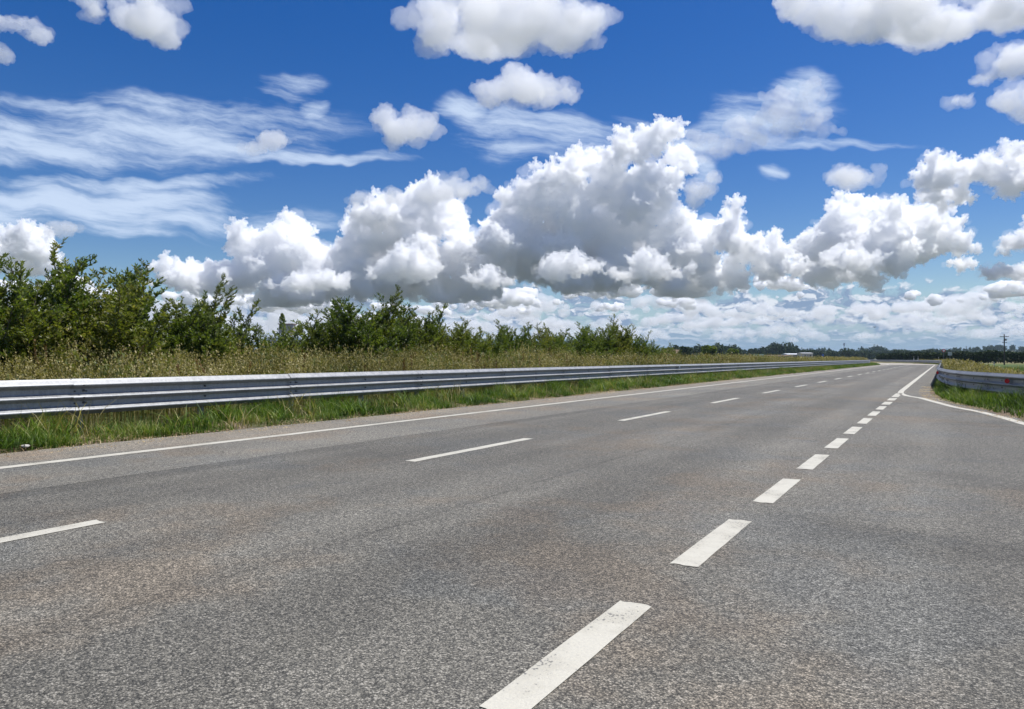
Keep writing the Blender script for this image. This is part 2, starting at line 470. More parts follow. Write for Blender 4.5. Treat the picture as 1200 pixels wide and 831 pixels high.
def strip(name, t0, t1, left, right, z, mat, parent=None, step=1.0, jit=0.0, seed=0):
    rng = random.Random(seed)
    verts, faces = [], []
    t = t0; k = 0
    while True:
        l = left(t) + (mnoise.noise(Vector((t * 1.7, seed, 0))) * jit if jit else 0)
        r = right(t) + (mnoise.noise(Vector((t * 1.7, seed + 9, 0))) * jit if jit else 0)
        verts += [(*road_xy(l, t), z), (*road_xy(r, t), z)]
        if k: faces.append((2 * k - 2, 2 * k - 1, 2 * k + 1, 2 * k))
        if t >= t1: break
        t = min(t1, t + (step if t < 60 else max(step, 3.0))); k += 1
    o = mesh_obj(name, verts, faces, mat, parent)
    if parent is None: road_frame(o)
    return o
road = strip('road', -60, 420, lambda t: -10.25, lambda t: interp(EDGE, t), 0.0, ASPHALT, step=0.25, jit=0.10, seed=3)
tag(road, 'grey asphalt road running straight then bending left', 'road', kind='structure')
strip('edge_line', -60, 400, lambda t: -9.0, lambda t: -8.82, 0.004, PAINT, road, 1.0, 0.015, 5)
strip('edge_line', -60, 400, lambda t: interp(LINE, t) - 0.09, lambda t: interp(LINE, t) + 0.09, 0.004, PAINT, road, 0.25)
def dash(t0, t1, s, w, seed):
    # slightly uneven ends where the paint was laid
    rng = random.Random(seed)
    n = 7
    v = []
    for i in range(n): v.append((s - w / 2 + w * i / (n - 1), t0 + rng.uniform(-.012, .012)))
    for i in range(1, 9): v.append((s + w / 2 + rng.uniform(-.002, .002), t0 + (t1 - t0) * i / 9))
    for i in range(n): v.append((s + w / 2 - w * i / (n - 1), t1 + rng.uniform(-.012, .012)))
    for i in range(1, 9): v.append((s - w / 2 + rng.uniform(-.002, .002), t1 - (t1 - t0) * i / 9))
    mesh_obj('lane_dash', [(*road_xy(a, b), 0.004) for a, b in v], [tuple(range(len(v)))], PAINT, road)
SN, CS = math.sin(TH), math.cos(TH)
def t_of(z, s): return (z + s * SN) / CS
for k in range(-3, 13):
    tm = min(27.75, t_of(3.03 + 1.862 * k, -1.32))
    dash(tm - (.60 if k == 0 else .69), tm + .69, -1.30, 0.165 if k < 9 else .2, k)
for k in range(-3, 24):
    te = t_of(5.45 + 5.62 * k, -5.36)
    dash(te - 2.85, te, -5.36, 0.15, 100 + k)

# ------------------------------------------------------------------ guard rails
PROFILE = [(.338, .014), (.345, .022), (.360, .040), (.392, .078), (.402, .084), (.414, .082), (.424, .074), (.462, .020), (.474, .009), (.482, .006), (.540, .006), (.550, .010), (.560, .022), (.590, .076), (.600, .084), (.610, .082), (.620, .072),
           (.650, .020), (.660, .009), (.670, .006), (.728, .006), (.738, .010), (.748, .022), (.778, .076), (.790, .084), (.802, .083), (.814, .074), (.862, .020), (.876, .008), (.885, .002)]
def add_box(bm, c, h, mat=Matrix.Identity(3)):
    vs_ = []
    for sx in (-1, 1):
        for sy in (-1, 1):
            for sz in (-1, 1):
                vs_.append(bm.verts.new(Vector(c) + mat @ Vector((sx * h[0], sy * h[1], sz * h[2]))))
    for f in ((0, 1, 3, 2), (4, 6, 7, 5), (0, 4, 5, 1), (2, 3, 7, 6), (0, 2, 6, 4), (1, 5, 7, 3)):
        bm.faces.new([vs_[i] for i in f])
def add_cyl(bm, a, b, r, r2=None, n=8):
    a, b = Vector(a), Vector(b); d = b - a
    m = Matrix.Translation((a + b) / 2) @ d.to_track_quat('Z', 'Y').to_matrix().to_4x4()
    bmesh.ops.create_cone(bm, cap_ends=True, segments=n, radius1=r, radius2=r if r2 is None else r2, depth=d.length, matrix=m)
def bm_obj(name, bm, mat, parent=None, smooth=False, bevel=0):
    bmesh.ops.recalc_face_normals(bm, faces=bm.faces)
    me = bpy.data.meshes.new(name); bm.to_mesh(me); bm.free()
    if smooth: me.shade_smooth()
    o = bpy.data.objects.new(name, me); COL.objects.link(o); me.materials.append(mat)
    if parent: o.parent = parent
    return o
def add_in(o, bm, mat):
    """put small fixings into a part's own mesh"""
    o.data.materials.append(mat)
    for f in bm.faces: f.material_index = len(o.data.materials) - 1
    bmesh.ops.recalc_face_normals(bm, faces=bm.faces)
    bm.from_mesh(o.data)
    bm.to_mesh(o.data); bm.free()
DARKSTEEL = plain('dark_bolt', (0.06, 0.06, 0.065), 0.6, 0.3)
RED = plain('red_reflector', (0.50, 0.012, 0.020), 0.25, 0.0, 0.1)
WHITE = plain('white_paint', (0.78, 0.78, 0.76), 0.5)
PLASTIC = plain('grey_plastic', (0.30, 0.30, 0.31), 0.5)
def guard_rail(path, side, t_list, post_ts, label, refl, lift=0.0):
    root = bpy.data.objects.new('guard_rail', None); COL.objects.link(root)
    road_frame(root)
    tag(root, label, 'guard rail')
    def frame(t):
        p = Vector(road_xy(path(t), t)); q = Vector(road_xy(path(t + .05), t + .05))
        d = (q - p).normalized(); nrm = Vector((d.y, -d.x)) * side     # side=+1: faces +s
        return p, d, nrm
    for i in range(len(t_list) - 1):
        ta, tb = t_list[i], t_list[i + 1]
        ext = 0.30 if ta < 60 else 0.0
        sub = 5 if ta < 60 else 2
        verts, faces = [], []
        wob = mnoise.noise(Vector((ta, side, 3))) * 0.012
        bms = []
        for j in range(sub + 1):
            t = ta + (tb + ext - ta) * j / sub
            p, d, nr = frame(t)
            # the near end of each sheet laps over the sheet before it
            lap = 0.006 - 0.010 * j / sub
            for (z, o_) in PROFILE:
                q = p + nr * (o_ + lap + wob * 0.3)
                verts.append((q.x, q.y, z + lift + wob))
        m = len(PROFILE)
        for j in range(sub):
            for k in range(m - 1):
                f = (j * m + k, (j + 1) * m + k, (j + 1) * m + k + 1, j * m + k + 1)
                faces.append(f if side > 0 else f[::-1])
        beam = mesh_obj('beam', verts, faces, GALV, root)
        if ta < 70:
            bm = bmesh.new()
            for zz in (.515, .700, .402, .600, .790):
                offs = (0.16,) if zz in (.402, .600, .790) else (0.06, 0.24)
                for dt in offs:
                    p, d, nr = frame(ta + dt)
                    out = .006 if zz in (.515, .700) else .084
                    a = p + nr * (out + .004); b = p + nr * (out + .020)
                    add_cyl(bm, (a.x, a.y, zz + lift + wob), (b.x, b.y, zz + lift + wob), .013, n=6)
            add_in(beam, bm, DARKSTEEL)
    for t in post_ts:
        p, d, nr = frame(t)
        rot = Matrix(((d.x, nr.x, 0), (d.y, nr.y, 0), (0, 0, 1)))
        bm = bmesh.new()
        c = p - nr * 0.14
        for (u, v, hu, hv) in ((0, 0, .0025, .055), (.025, .055, .025, .0025), (.025, -.055, .025, .0025)):
            q = c + d * u + nr * v
            add_box(bm, (q.x, q.y, (.80 - .3) / 2 + lift), (hu, hv, .55), rot)
        q = p - nr * 0.045
        add_box(bm, (q.x, q.y, .58 + lift), (.045, .042, .16), rot)
        post = bm_obj('post', bm, GALV, root)
        if t < 60:
            bm = bmesh.new()
            for zz in (.515, .700):
                a = p + nr * .010; b = p + nr * .026
                add_cyl(bm, (a.x, a.y, zz + lift), (b.x, b.y, zz + lift), .018, n=8)
            add_in(post, bm, DARKSTEEL)
    for t, zz, sz, col in refl:
        p, d, nr = frame(t)
        rot = Matrix(((d.x, nr.x, 0), (d.y, nr.y, 0), (0, 0, 1)))
        bm = bmesh.new()
        a = p + nr * .012; q = p + nr * .05
        add_box(bm, (q.x, q.y, zz + lift), (.045, .040, sz * .8), rot)
        r = bm_obj('reflector', bm, PLASTIC, root)
        bm = bmesh.new()
        ax = (nr - d * .9).normalized(); c0 = p + nr * .115
        a = c0; b = c0 + ax * .012
        add_cyl(bm, (a.x, a.y, zz + lift), (b.x, b.y, zz + lift), sz, n=20)
        bm_obj('lens', bm, col, r)
    return root
tl = [-11.6 + 4.5 * i for i in range(18)]; tl += [tl[-1] + 9 * i for i in range(1, 30)]
pl = [-11.4 + 2.25 * i for i in range(34)]; pl += [pl[-1] + 4.5 * i for i in range(1, 30)]
guard_rail(lrail, 1, tl, pl, 'long galvanised three-wave guard rail along the left verge in front of the shrubs',
           [(38.2, .75, .05, WHITE)])
tr_ = [-9 + 3.0 * i for i in range(20)]; tr_ += [tr_[-1] + 8 * i for i in range(1, 34)]
pr_ = [-8.5 + 2.25 * i for i in range(26)]; pr_ += [pr_[-1] + 5 * i for i in range(1, 30)]
guard_rail(lambda t: interp(RRAIL, t), -1, tr_, pr_, 'curved galvanised guard rail with red reflectors on the right of the slip road',
           [(22.35, .70, .060, RED), (34.0, .70, .060, RED)], -0.07)

# ------------------------------------------------------------------ grasses
def blades(name, S_, T_, h, w, lean, mat, seed, segs=3, panicle=0, pan_len=.3, pan_size=.03):
    """S_,T_: road coordinates of the roots; h,w,lean: arrays"""
    r = np.random.default_rng(seed)
    n = len(S_)
    pos = np.array([road_xy(a, b) for a, b in zip(S_, T_)])
    z = np.array([ground_h(a, b) for a, b in pos]) - 0.02
    az = r.uniform(0, 2 * np.pi, n); dirx, diry = np.cos(az), np.sin(az)
    fa = az + np.pi / 2 + r.normal(0, .5, n); wx, wy = np.cos(fa), np.sin(fa)
    us = np.linspace(0, 1, segs + 1)
    cos_, k = [], 0
    rows = []
    for u in us:
        off = lean * h * u ** 2
        zz = z + h * (u - 0.25 * lean * u ** 2)
        wd = w * (1 - u ** 1.7) if u < 1 else w * 0
        cx = pos[:, 0] + dirx * off; cy = pos[:, 1] + diry * off
        if u < 1:
            rows.append(np.stack([cx - wx * wd / 2, cy - wy * wd / 2, zz], 1)); rows.append(np.stack([cx + wx * wd / 2, cy + wy * wd / 2, zz], 1))
        else: rows.append(np.stack([cx, cy, zz], 1))
    co = np.stack(rows, 1)                    # n, 2*segs+1, 3
    per = 2 * segs + 1
    basei = (np.arange(n) * per)[:, None]
    quads = np.concatenate([basei + np.array([2 * j, 2 * j + 1, 2 * j + 3, 2 * j + 2]) for j in range(segs - 1)]) if segs > 1 else None
    tris = basei + np.array([2 * segs - 2, 2 * segs - 1, 2 * segs])
    co = co.reshape(-1, 3)
    if panicle:
        P = []
        for _ in range(panicle):
            u = 1 - r.uniform(0, pan_len, n)
            off = lean * h * u ** 2
            c = np.stack([pos[:, 0] + dirx * off, pos[:, 1] + diry * off, z + h * (u - 0.25 * lean * u ** 2)], 1)
            a2 = r.uniform(0, 2 * np.pi, n); sz = pan_size * r.uniform(.5, 1.3, n)
            dv = np.stack([np.cos(a2) * .55, np.sin(a2) * .55, r.uniform(.2, 1.0, n)], 1) * sz[:, None]
            sv = np.stack([-np.sin(a2), np.cos(a2), r.uniform(-.4, .4, n)], 1) * (sz * .22)[:, None]
            P.append(np.stack([c, c + dv * .5 + sv, c + dv, c + dv * .5 - sv], 1))
        P = np.concatenate(P); b0 = len(co)
        q2 = b0 + (np.arange(len(P)) * 4)[:, None] + np.arange(4)
        co = np.concatenate([co, P.reshape(-1, 3)])
        quads = q2 if quads is None else np.concatenate([quads, q2])
    o = np_mesh(name, co, quads, tris, mat)
    return road_frame(o)
def scatter(n, t0, t1, s_lo, s_hi, seed, clump=0.0, freq=1.2, bias=1.0):
    """random roots between two s-curves, thinned by a noise pattern"""
    r = np.random.default_rng(seed)
    t = t0 + (t1 - t0) * r.uniform(0, 1, n) ** bias
    f = r.uniform(0, 1, n)
    lo = np.array([s_lo(x) for x in t]); hi = np.array([s_hi(x) for x in t])
    s = lo + (hi - lo) * f
    if clump:
        q = np.array([mnoise.noise(Vector((a * freq, b * freq, seed))) for a, b in zip(s, t)])
        keep = r.uniform(0, 1, n) < np.clip(0.5 + q * clump, 0.04, 1)
        s, t, f = s[keep], t[keep], f[keep]
    return s, t, f, r
ee_ = lambda t: interp(EDGE, t)
def nz(s, t, fr, sd): return np.array([mnoise.noise(Vector((a * fr, b * fr, sd))) for a, b in zip(s, t)])

# green verge in front of and under the left rail
def verge(tag_label, n, t0, t1, lo, hi, hmin, hmax, w, seed, mat=GREEN, clump=1.2, edge=0.35):
    s, t, f, r = scatter(n, t0, t1, lo, hi, seed, clump)
    front = np.clip((1 - f) / edge, 0.12, 1)          # f=1 at the road side: short there
    h = (hmin + (hmax - hmin) * np.clip(.5 + nz(s, t, 1.1, seed + 5), 0, 1)) * (0.35 + 0.65 * front) * r.uniform(.55, 1.2, len(s))
    return tag(blades('verge_grass', s, t, h, w * r.uniform(.6, 1.5, len(s)), r.uniform(.1, .95, len(s)), mat, seed), tag_label, 'grass', kind='stuff')
verge('bright green blades of grass under the near stretch of left rail', 56000, 3, 26, lambda t: lrail(t) - .05, lambda t: -10.42, .12, .56, .012, 11, clump=3.0, edge=.8)
verge('green grass under the middle stretch of left rail', 50000, 26, 75, lambda t: lrail(t) - .1, lambda t: -10.4, .16, .60, .020, 12, clump=2.2, edge=.7)
verge('green grass under the far stretch of left rail', 30000, 75, 260, lambda t: lrail(t) - .3, lambda t: -10.3, .18, .52, .045, 13)
# broad arching tufts near the tarmac edge
s, t, f, r = scatter(90, 5, 40, lambda t: lrail(t) + .3, lambda t: -10.6, 21)
S2 = np.repeat(s, 26) + r.normal(0, .07, len(s) * 26); T2 = np.repeat(t, 26) + r.normal(0, .07, len(s) * 26)
hh = np.repeat(r.uniform(.28, .62, len(s)), 26) * r.uniform(.6, 1.1, len(S2))
tag(blades('grass_tufts', S2, T2, hh, .020 * r.uniform(.7, 1.3, len(S2)), r.uniform(.4, 1.3, len(S2)), GREEN, 22, segs=5), 'broad-leaved arching tufts of grass by the left pavement edge', 'grass', kind='stuff')
# dead stems lying on the pavement edge
s, t, f, r = scatter(12000, 4, 60, lambda t: -11.0, lambda t: -10.05, 31, 1.5, bias=1.3)
tag(blades('dead_grass', s, t, r.uniform(.05, .22, len(s)), .009 * r.uniform(.6, 1.6, len(s)), r.uniform(1.5, 3.6, len(s)), STRAW, 32), 'brown dead grass littering the left pavement edge', 'dead grass', kind='stuff')
# loose grit washed to the pavement edges
def grit(label, n, t0, t1, lo, hi, seed):
    s, t, f, r = scatter(n, t0, t1, lo, hi, seed, 2.0, 1.5)
    n = len(s); pos = np.array([road_xy(a, b) for a, b in zip(s, t)])
    z = np.maximum(0.0, np.array([ground_h(a, b) for a, b in pos]))
    sz = r.uniform(.004, .016, n)
    base = np.array([[1, 0, 0], [-.5, .85, 0], [-.5, -.85, 0], [0, 0, .9]])
    a = r.uniform(0, 6.283, n); ca, sa = np.cos(a), np.sin(a)
    x = base[None, :, 0] * sz[:, None]; y = base[None, :, 1] * sz[:, None] * r.uniform(.6, 1.3, (n, 1))
    co = np.stack([pos[:, 0:1] + x * ca[:, None] - y * sa[:, None], pos[:, 1:2] + x * sa[:, None] + y * ca[:, None], z[:, None] + .001 + base[None, :, 2] * sz[:, None]], 2).reshape(-1, 3)
    b = (np.arange(n) * 4)[:, None]
    tri = np.concatenate([b + np.array(q) for q in ((0, 1, 3), (1, 2, 3), (2, 0, 3))])
    return tag(road_frame(np_mesh('gravel', co, None, tri, STRAW)), label, 'gravel', kind='stuff')
grit('pale grit scattered along the left pavement edge', 9000, 3, 45, lambda t: -10.7, lambda t: -9.75, 91)
grit('pale grit scattered along the right pavement edge', 6000, 8, 36, lambda t: ee_(t) - .35, lambda t: ee_(t) + .3, 92)
# tall dry grass behind the left rail
def tall(label, n, t0, t1, lo, hi, hmin, hmax, w, seed, pan, psz, mat=DRY, clump=.9, taper=0.0):
    s, t, f, r = scatter(n, t0, t1, lo, hi, seed, clump, .8)
    h = (hmin + (hmax - hmin) * np.clip(.5 + nz(s, t, .5, seed + 5) * 1.2, 0, 1)) * r.uniform(.6, 1.12, len(s)) * (1 - taper * f)
    return tag(blades('tall_grass', s, t, h, w * r.uniform(.6, 1.5, len(s)), r.uniform(.0, .45, len(s)), mat, seed, panicle=pan, pan_size=psz), label, 'tall grass', kind='stuff')
tall('straw-coloured seeding grass behind the near left rail', 32000, 2, 30, lambda t: -16.5, lambda t: lrail(t) - .35, .85, 1.40, .009, 41, 9, .055)
tall('straw-coloured seeding grass behind the middle left rail', 24000, 30, 80, lambda t: -17.0, lambda t: lrail(t) - .35, .85, 1.30, .018, 42, 7, .09)
tall('straw-coloured grass behind the far left rail', 18000, 80, 280, lambda t: -20.0, lambda t: lrail(t) - .35, .9, 1.25, .05, 43, 5, .16)
tall('green weeds mixed through the dry grass behind the left rail', 22000, 2, 80, lambda t: -16.5, lambda t: lrail(t) - .3, .5, 1.35, .018, 44, 5, .10, WEED, clump=2.5)
verge('brownish and olive weeds among the green grass under the left rail', 9000, 3, 90, lambda t: lrail(t) - .3, lambda t: -10.4, .2, .7, .018, 14, DRY, clump=3.0)
DOCK = mat_blade('rusty_seed_stalks', [(0.0, (0.07, 0.045, 0.020)), (0.5, (0.17, 0.10, 0.04)), (1.0, (0.30, 0.20, 0.09))], 0.2, 0.8)
tall('rusty brown seeding docks standing among the grass on the left', 420, 6, 75, lambda t: lrail(t) - 3.0, lambda t: lrail(t) - .45, .9, 1.45, .012, 45, 60, .06, DOCK, clump=3.0)
# right verge and the dry stand behind the right rail
rr = lambda t: interp(RRAIL, t); ee = lambda t: interp(EDGE, t)
def rverge(label, n, t0, t1, lo, hi, hmin, hmax, w, seed, mat=GREEN, clump=.8):
    s, t, f, r = scatter(n, t0, t1, lo, hi, seed, clump)
    front = np.clip(f / .45, .15, 1)
    h = (hmin + (hmax - hmin) * np.clip(.5 + nz(s, t, 1.1, seed + 5), 0, 1)) * (0.3 + 0.7 * front) * r.uniform(.55, 1.2, len(s))
    return tag(blades('verge_grass', s, t, h, w * r.uniform(.6, 1.5, len(s)), r.uniform(.1, .9, len(s)), mat, seed), label, 'grass', kind='stuff')
rverge('lush green grass under the curved right rail', 42000, 8, 36, lambda t: ee(t) + .15, lambda t: rr(t) + .6, .24, .66, .015, 51)
rverge('short grass beside the far straight of the right rail', 6000, 36, 200, lambda t: ee(t) + .05, lambda t: rr(t) + .3, .1, .3, .04, 52)
tall('dry yellow grass standing behind the curved right rail', 26000, 12, 42, lambda t: rr(t) + .35, lambda t: rr(t) + 3.0, .66, .95, .012, 53, 8, .07, taper=.45)
tall('dry yellow grass along the far right rail', 20000, 42, 200, lambda t: rr(t) + .3, lambda t: rr(t) + 4.0, .75, 1.10, .035, 54, 6, .13, taper=.55)
tall('green growth on the field past the dry grass on the right', 18000, 12, 130, lambda t: rr(t) + 3.6, lambda t: rr(t) + 26, .3, .62, .05, 55, 0, 0, GREEN, .4)

# ------------------------------------------------------------------ shrubs
def make_shrub(seed, height, spread):
    rng = random.Random(seed)
    root = bpy.data.objects.new('shrub', None); COL.objects.link(root)
    sb = bmesh.new()
    leaves = []      # (base, dir, len)
    def shoot(p, d, L, r0, depth):
        n = max(3, int(L / 0.16)); pts = [p.copy()]
        for i in range(n):
            d = (d + Vector((rng.gauss(0, .09), rng.gauss(0, .09), .07 + rng.gauss(0, .05)))).normalized()
            p = p + d * (L / n); pts.append(p.copy())
        if r0 > 0.003:
            m = 1 if depth < 2 else 2
            for i in range(0, n, m):
                j = min(n, i + m)
                if (pts[j] - pts[i]).length > 1e-4:
                    add_cyl(sb, pts[i], pts[j], r0 * (1 - .8 * i / n), r0 * (1 - .8 * j / n), 5 if depth == 0 else 3)
        # leaves along the outer part
        start = .35 if depth == 0 else .10
        cnt = int(L * (1 - start) / (0.0125 if depth else 0.022))
        for i in range(cnt):
            u = start + (1 - start) * (i + rng.random()) / cnt
            x = u * n; k = min(n - 1, int(x)); q = pts[k].lerp(pts[k + 1], x - k)
            dd = (pts[k + 1] - pts[k]).normalized()
            a = rng.uniform(0, 6.283)
            side = Vector((math.cos(a), math.sin(a), rng.uniform(-.2, .5)))
            leaves.append((q, (dd * .75 + side * .8).normalized(), rng.uniform(.075, .135) * (1 - .35 * u)))
        return pts
    nm = 10
    for i in range(nm):
        a = i * 2.4 + rng.uniform(-.4, .4); tilt = (i / nm) ** .8 * math.radians(38) * spread
        d = Vector((math.sin(tilt) * math.cos(a), math.sin(tilt) * math.sin(a), math.cos(tilt)))
        L = height * (1.0 - .28 * i / nm) * rng.uniform(.82, 1.04)
        b = Vector((rng.uniform(-.25, .25), rng.uniform(-.25, .25), -.05))
        pts = shoot(b, d, L, .020, 0)
        m = int(L / .125)
        for j in range(m):
            u = .12 + .84 * (j + rng.random()) / m
            x = u * (len(pts) - 1); k = min(len(pts) - 2, int(x)); q = pts[k].lerp(pts[k + 1], x - k)
            dd = (pts[k + 1] - pts[k]).normalized()
            a2 = rng.uniform(0, 6.283); side = Vector((math.cos(a2), math.sin(a2), 0))
            L2 = (.75 * (1 - u) + .22) * rng.uniform(.7, 1.2)
            p2 = shoot(q, (dd * .8 + side * .8).normalized(), L2, .006, 1)
            if L2 > .5:
                for _ in range(2):
                    k2 = rng.randint(1, len(p2) - 2); a3 = rng.uniform(0, 6.283)
                    shoot(p2[k2], ((p2[k2 + 1] - p2[k2]).normalized() * .8 + Vector((math.cos(a3), math.sin(a3), .3)) * .7).normalized(), L2 * .5, .0, 2)
    bm_obj('stem', sb, BARK, root)
    n = len(leaves)
    B = np.array([l[0][:] for l in leaves]); D = np.array([l[1][:] for l in leaves]); Ls = np.array([l[2] for l in leaves])
    r = np.random.default_rng(seed)
    R = np.cross(D, r.normal(0, 1, (n, 3))); R /= np.linalg.norm(R, axis=1)[:, None] + 1e-9
    N = np.cross(D, R)
    wv = R * (Ls * .19)[:, None]
    co = np.stack([B, B + D * (Ls * .45)[:, None] + wv, B + D * Ls[:, None] - N * (Ls * .12)[:, None], B + D * (Ls * .45)[:, None] - wv], 1).reshape(-1, 3)
    np_mesh('foliage', co, (np.arange(n) * 4)[:, None] + np.arange(4), None, LEAF_Y if seed in (8, 23) else LEAF, root)
    return root, n
def copy_tree(o, parent=None):
    c = o.copy(); COL.objects.link(c); c.parent = parent
    for ch in list(o.children): copy_tree(ch, c)
    return c
def ground_at(x, y):                     # world point -> height
    X = x * CS - y * SN; Y = x * SN + y * CS
    return ground_h(X, Y)
PROTO = [make_shrub(3, 3.0, 1.0), make_shrub(8, 3.0, .8), make_shrub(15, 3.0, 1.25), make_shrub(23, 3.0, 1.0), make_shrub(31, 3.0, 1.1)]
PROTO = [p[0] for p in PROTO]
used = set()
ORD = ['first', 'second', 'third', 'fourth', 'fifth', 'sixth', 'seventh', 'eighth', 'ninth', 'tenth', 'eleventh', 'twelfth', 'thirteenth', 'fourteenth', 'fifteenth', 'sixteenth', 'seventeenth', 'eighteenth', 'nineteenth', 'twentieth',
       'twenty-first', 'twenty-second', 'twenty-third', 'twenty-fourth', 'twenty-fifth', 'twenty-sixth', 'twenty-seventh', 'twenty-eighth', 'twenty-ninth', 'thirtieth', 'thirty-first', 'thirty-second', 'thirty-third', 'thirty-fourth', 'thirty-fifth', 'thirty-sixth', 'thirty-seventh', 'thirty-eighth', 'thirty-ninth', 'fortieth']
def shrub(s, t, h, wide, rz, which, label, group):
    p = PROTO[which]
    o = p if which not in used else copy_tree(p)
    used.add(which)
    x, y, _ = to_world(*road_xy(s, t))
    o.location = (x, y, ground_at(x, y)); o.rotation_euler = (0, 0, rz)
    k = h / 2.68
    o.scale = (k * wide * 1.1, k * wide * 1.1, k)
    tag(o, label, 'shrub', group)
# height of the row along the road, metres
TOPS = [(-6, 3.2), (0, 3.1), (7.8, 3.02), (8.8, 3.14), (9.2, 3.16), (9.5, 3.39), (9.7, 3.49), (10.0, 3.25), (10.5, 3.35), (10.8, 3.52), (11.4, 3.42), (11.7, 2.93), (12.2, 2.65), (12.6, 2.85), (13.0, 2.48), (13.8, 2.35), (14.4, 2.15), (14.9, 1.76),
        (15.7, 1.78), (16.1, 2.06), (16.5, 2.73), (17.1, 2.9), (17.8, 3.15), (18.4, 2.8), (19.3, 2.9), (20.7, 3.02), (22.2, 2.74), (23.8, 2.57), (24.7, 2.2), (26.3, 2.34), (28.5, 2.42), (31.7, 2.14), (33.6, 2.37), (36.7, 2.84), (40.4, 3.0), (43.8, 2.61),
        (46.2, 2.01), (48.7, 1.77), (51.5, 1.4), (54, 1.2)]
rng = random.Random(5)
t = -5.0; i = 0
while t < 53:
    h = interp(TOPS, t) * rng.uniform(.93, 1.04)
    big = 'tall' if h > 3.1 else ('middling' if h > 2.2 else 'low')
    if not (22.0 < t < 24.4) or True:
        shrub(-16.6 + rng.uniform(-.5, .5), t, h, 1.0 if h > 2.2 else 1.25, rng.uniform(0, 6.28), i % 5, '%s leafy green shrub, %s from the near end of the front row' % (big, ORD[i]), 'shrubs in the front row behind the left rail')
    i += 1
    t += rng.uniform(1.1, 1.5) if t < 26 else rng.uniform(1.5, 2.1)
t = 4.0; i = 0
while t < 50:
    if 13.6 < t < 17.0: t += 1.0; continue
    h = interp(TOPS, t) * rng.uniform(.68, .85)
    shrub(-15.9 + rng.uniform(-.4, .4), t, h, 1.25, rng.uniform(0, 6.28), (i * 3 + 2) % 5, 'low spreading shrub at the foot of the taller front row, %s from the near end' % ORD[i], 'low shrubs in front of the tall ones behind the left rail')
    i += 1
    t += rng.uniform(1.5, 2.1)
t = -3.0; i = 0
while t < 50:
    if 15.6 < t < 18.4: t += 1.4; continue
    h = interp(TOPS, t) * rng.uniform(.9, 1.0)
    shrub(-19.0 + rng.uniform(-.5, .5), t + .5, h, 1.1, rng.uniform(0, 6.28), (i * 2 + 1) % 5, 'leafy green shrub half hidden behind the front row, %s from the near end' % ORD[i], 'shrubs in the back row behind the left rail')
    i += 1
    t += 2.3

# ------------------------------------------------------------------ far trees, woods, hedge, hill
def clumps(points, size, rng, flat=1.0):
    """leaf clumps: small bent irregular quads at the points"""
    n = len(points); r = np.random.default_rng(rng)
    P = np.asarray(points)
    a = r.normal(0, 1, (n, 3)); a /= np.linalg.norm(a, axis=1)[:, None]
    b = np.cross(a, r.normal(0, 1, (n, 3))); b /= np.linalg.norm(b, axis=1)[:, None]
    sz = size * r.uniform(.5, 1.4, (n, 1))
    co = np.stack([P - a * sz * .5, P + b * sz * .42, P + a * sz * .5 + np.cross(a, b) * sz * .2, P - b * sz * .38], 1).reshape(-1, 3)
    return co, (np.arange(n) * 4)[:, None] + np.arange(4)
def crown_points(c, rx, rz, n, r):
    """points over a lobed crown"""
    lobes = [(np.array(c) + np.array([r.uniform(-.55, .55) * rx, r.uniform(-.55, .55) * rx, r.uniform(-.6, .6) * rz]), r.uniform(.35, .6)) for _ in range(9)]
    out = []
    m = n // len(lobes)
    for lc, k in lobes:
        v = r.normal(0, 1, (m, 3)); v /= np.linalg.norm(v, axis=1)[:, None]
        v *= r.uniform(.55, 1.05, (m, 1)) ** .6
        out.append(lc + v * np.array([rx * k, rx * k, rz * k]))
    return np.concatenate(out)
def at(px, z):                           # bearing (px right of due ahead per 866) and distance ahead -> world x
    return px / 866.0 * z
def wood(label, x0, x1, z0, z1, h0, h1, n, per, size, seed, mat=WOODS, base=lambda x, y: 0.0, name='woodland'):
    r = np.random.default_rng(seed); P = []
    for _ in range(n):
        z = r.uniform(z0, z1); px = r.uniform(x0, x1); h = r.uniform(h0, h1) * (1 + .25 * mnoise.noise(Vector((px * .02, seed, 0))) * 2)
        w = h * r.uniform(.3, .5); x = at(px, z)
        P.append(crown_points((x, z, base(x, z) + h * .52), w, h * .48, per, r))
    co, q = clumps(np.concatenate(P), size, seed)
    return tag(np_mesh(name, co, q, None, mat), label, 'woods', kind='stuff')
wood('dark belt of trees on the horizon behind the shrubs', -760, 190, 520, 640, 8, 11.5, 230, 200, 1.7, 61)
wood('dark clump of tall trees beyond the end of the shrubs', 188, 262, 470, 560, 8.5, 11.5, 34, 330, 1.3, 62)
wood('dark tall wood on the horizon right of the round trees', 236, 334, 640, 780, 10.5, 15.5, 60, 330, 1.6, 63)
wood('lower green wood on the horizon at the end of the road', 330, 520, 620, 760, 6.5, 9.5, 150, 220, 1.4, 64)
wood('distant dark wood behind the green wood at the road end', 330, 600, 1100, 1300, 13, 18, 170, 200, 2.4, 65)
wood('belt of dark trees in the distance right of the pole', 600, 1000, 900, 1100, 11, 16, 120, 200, 2.2, 66)

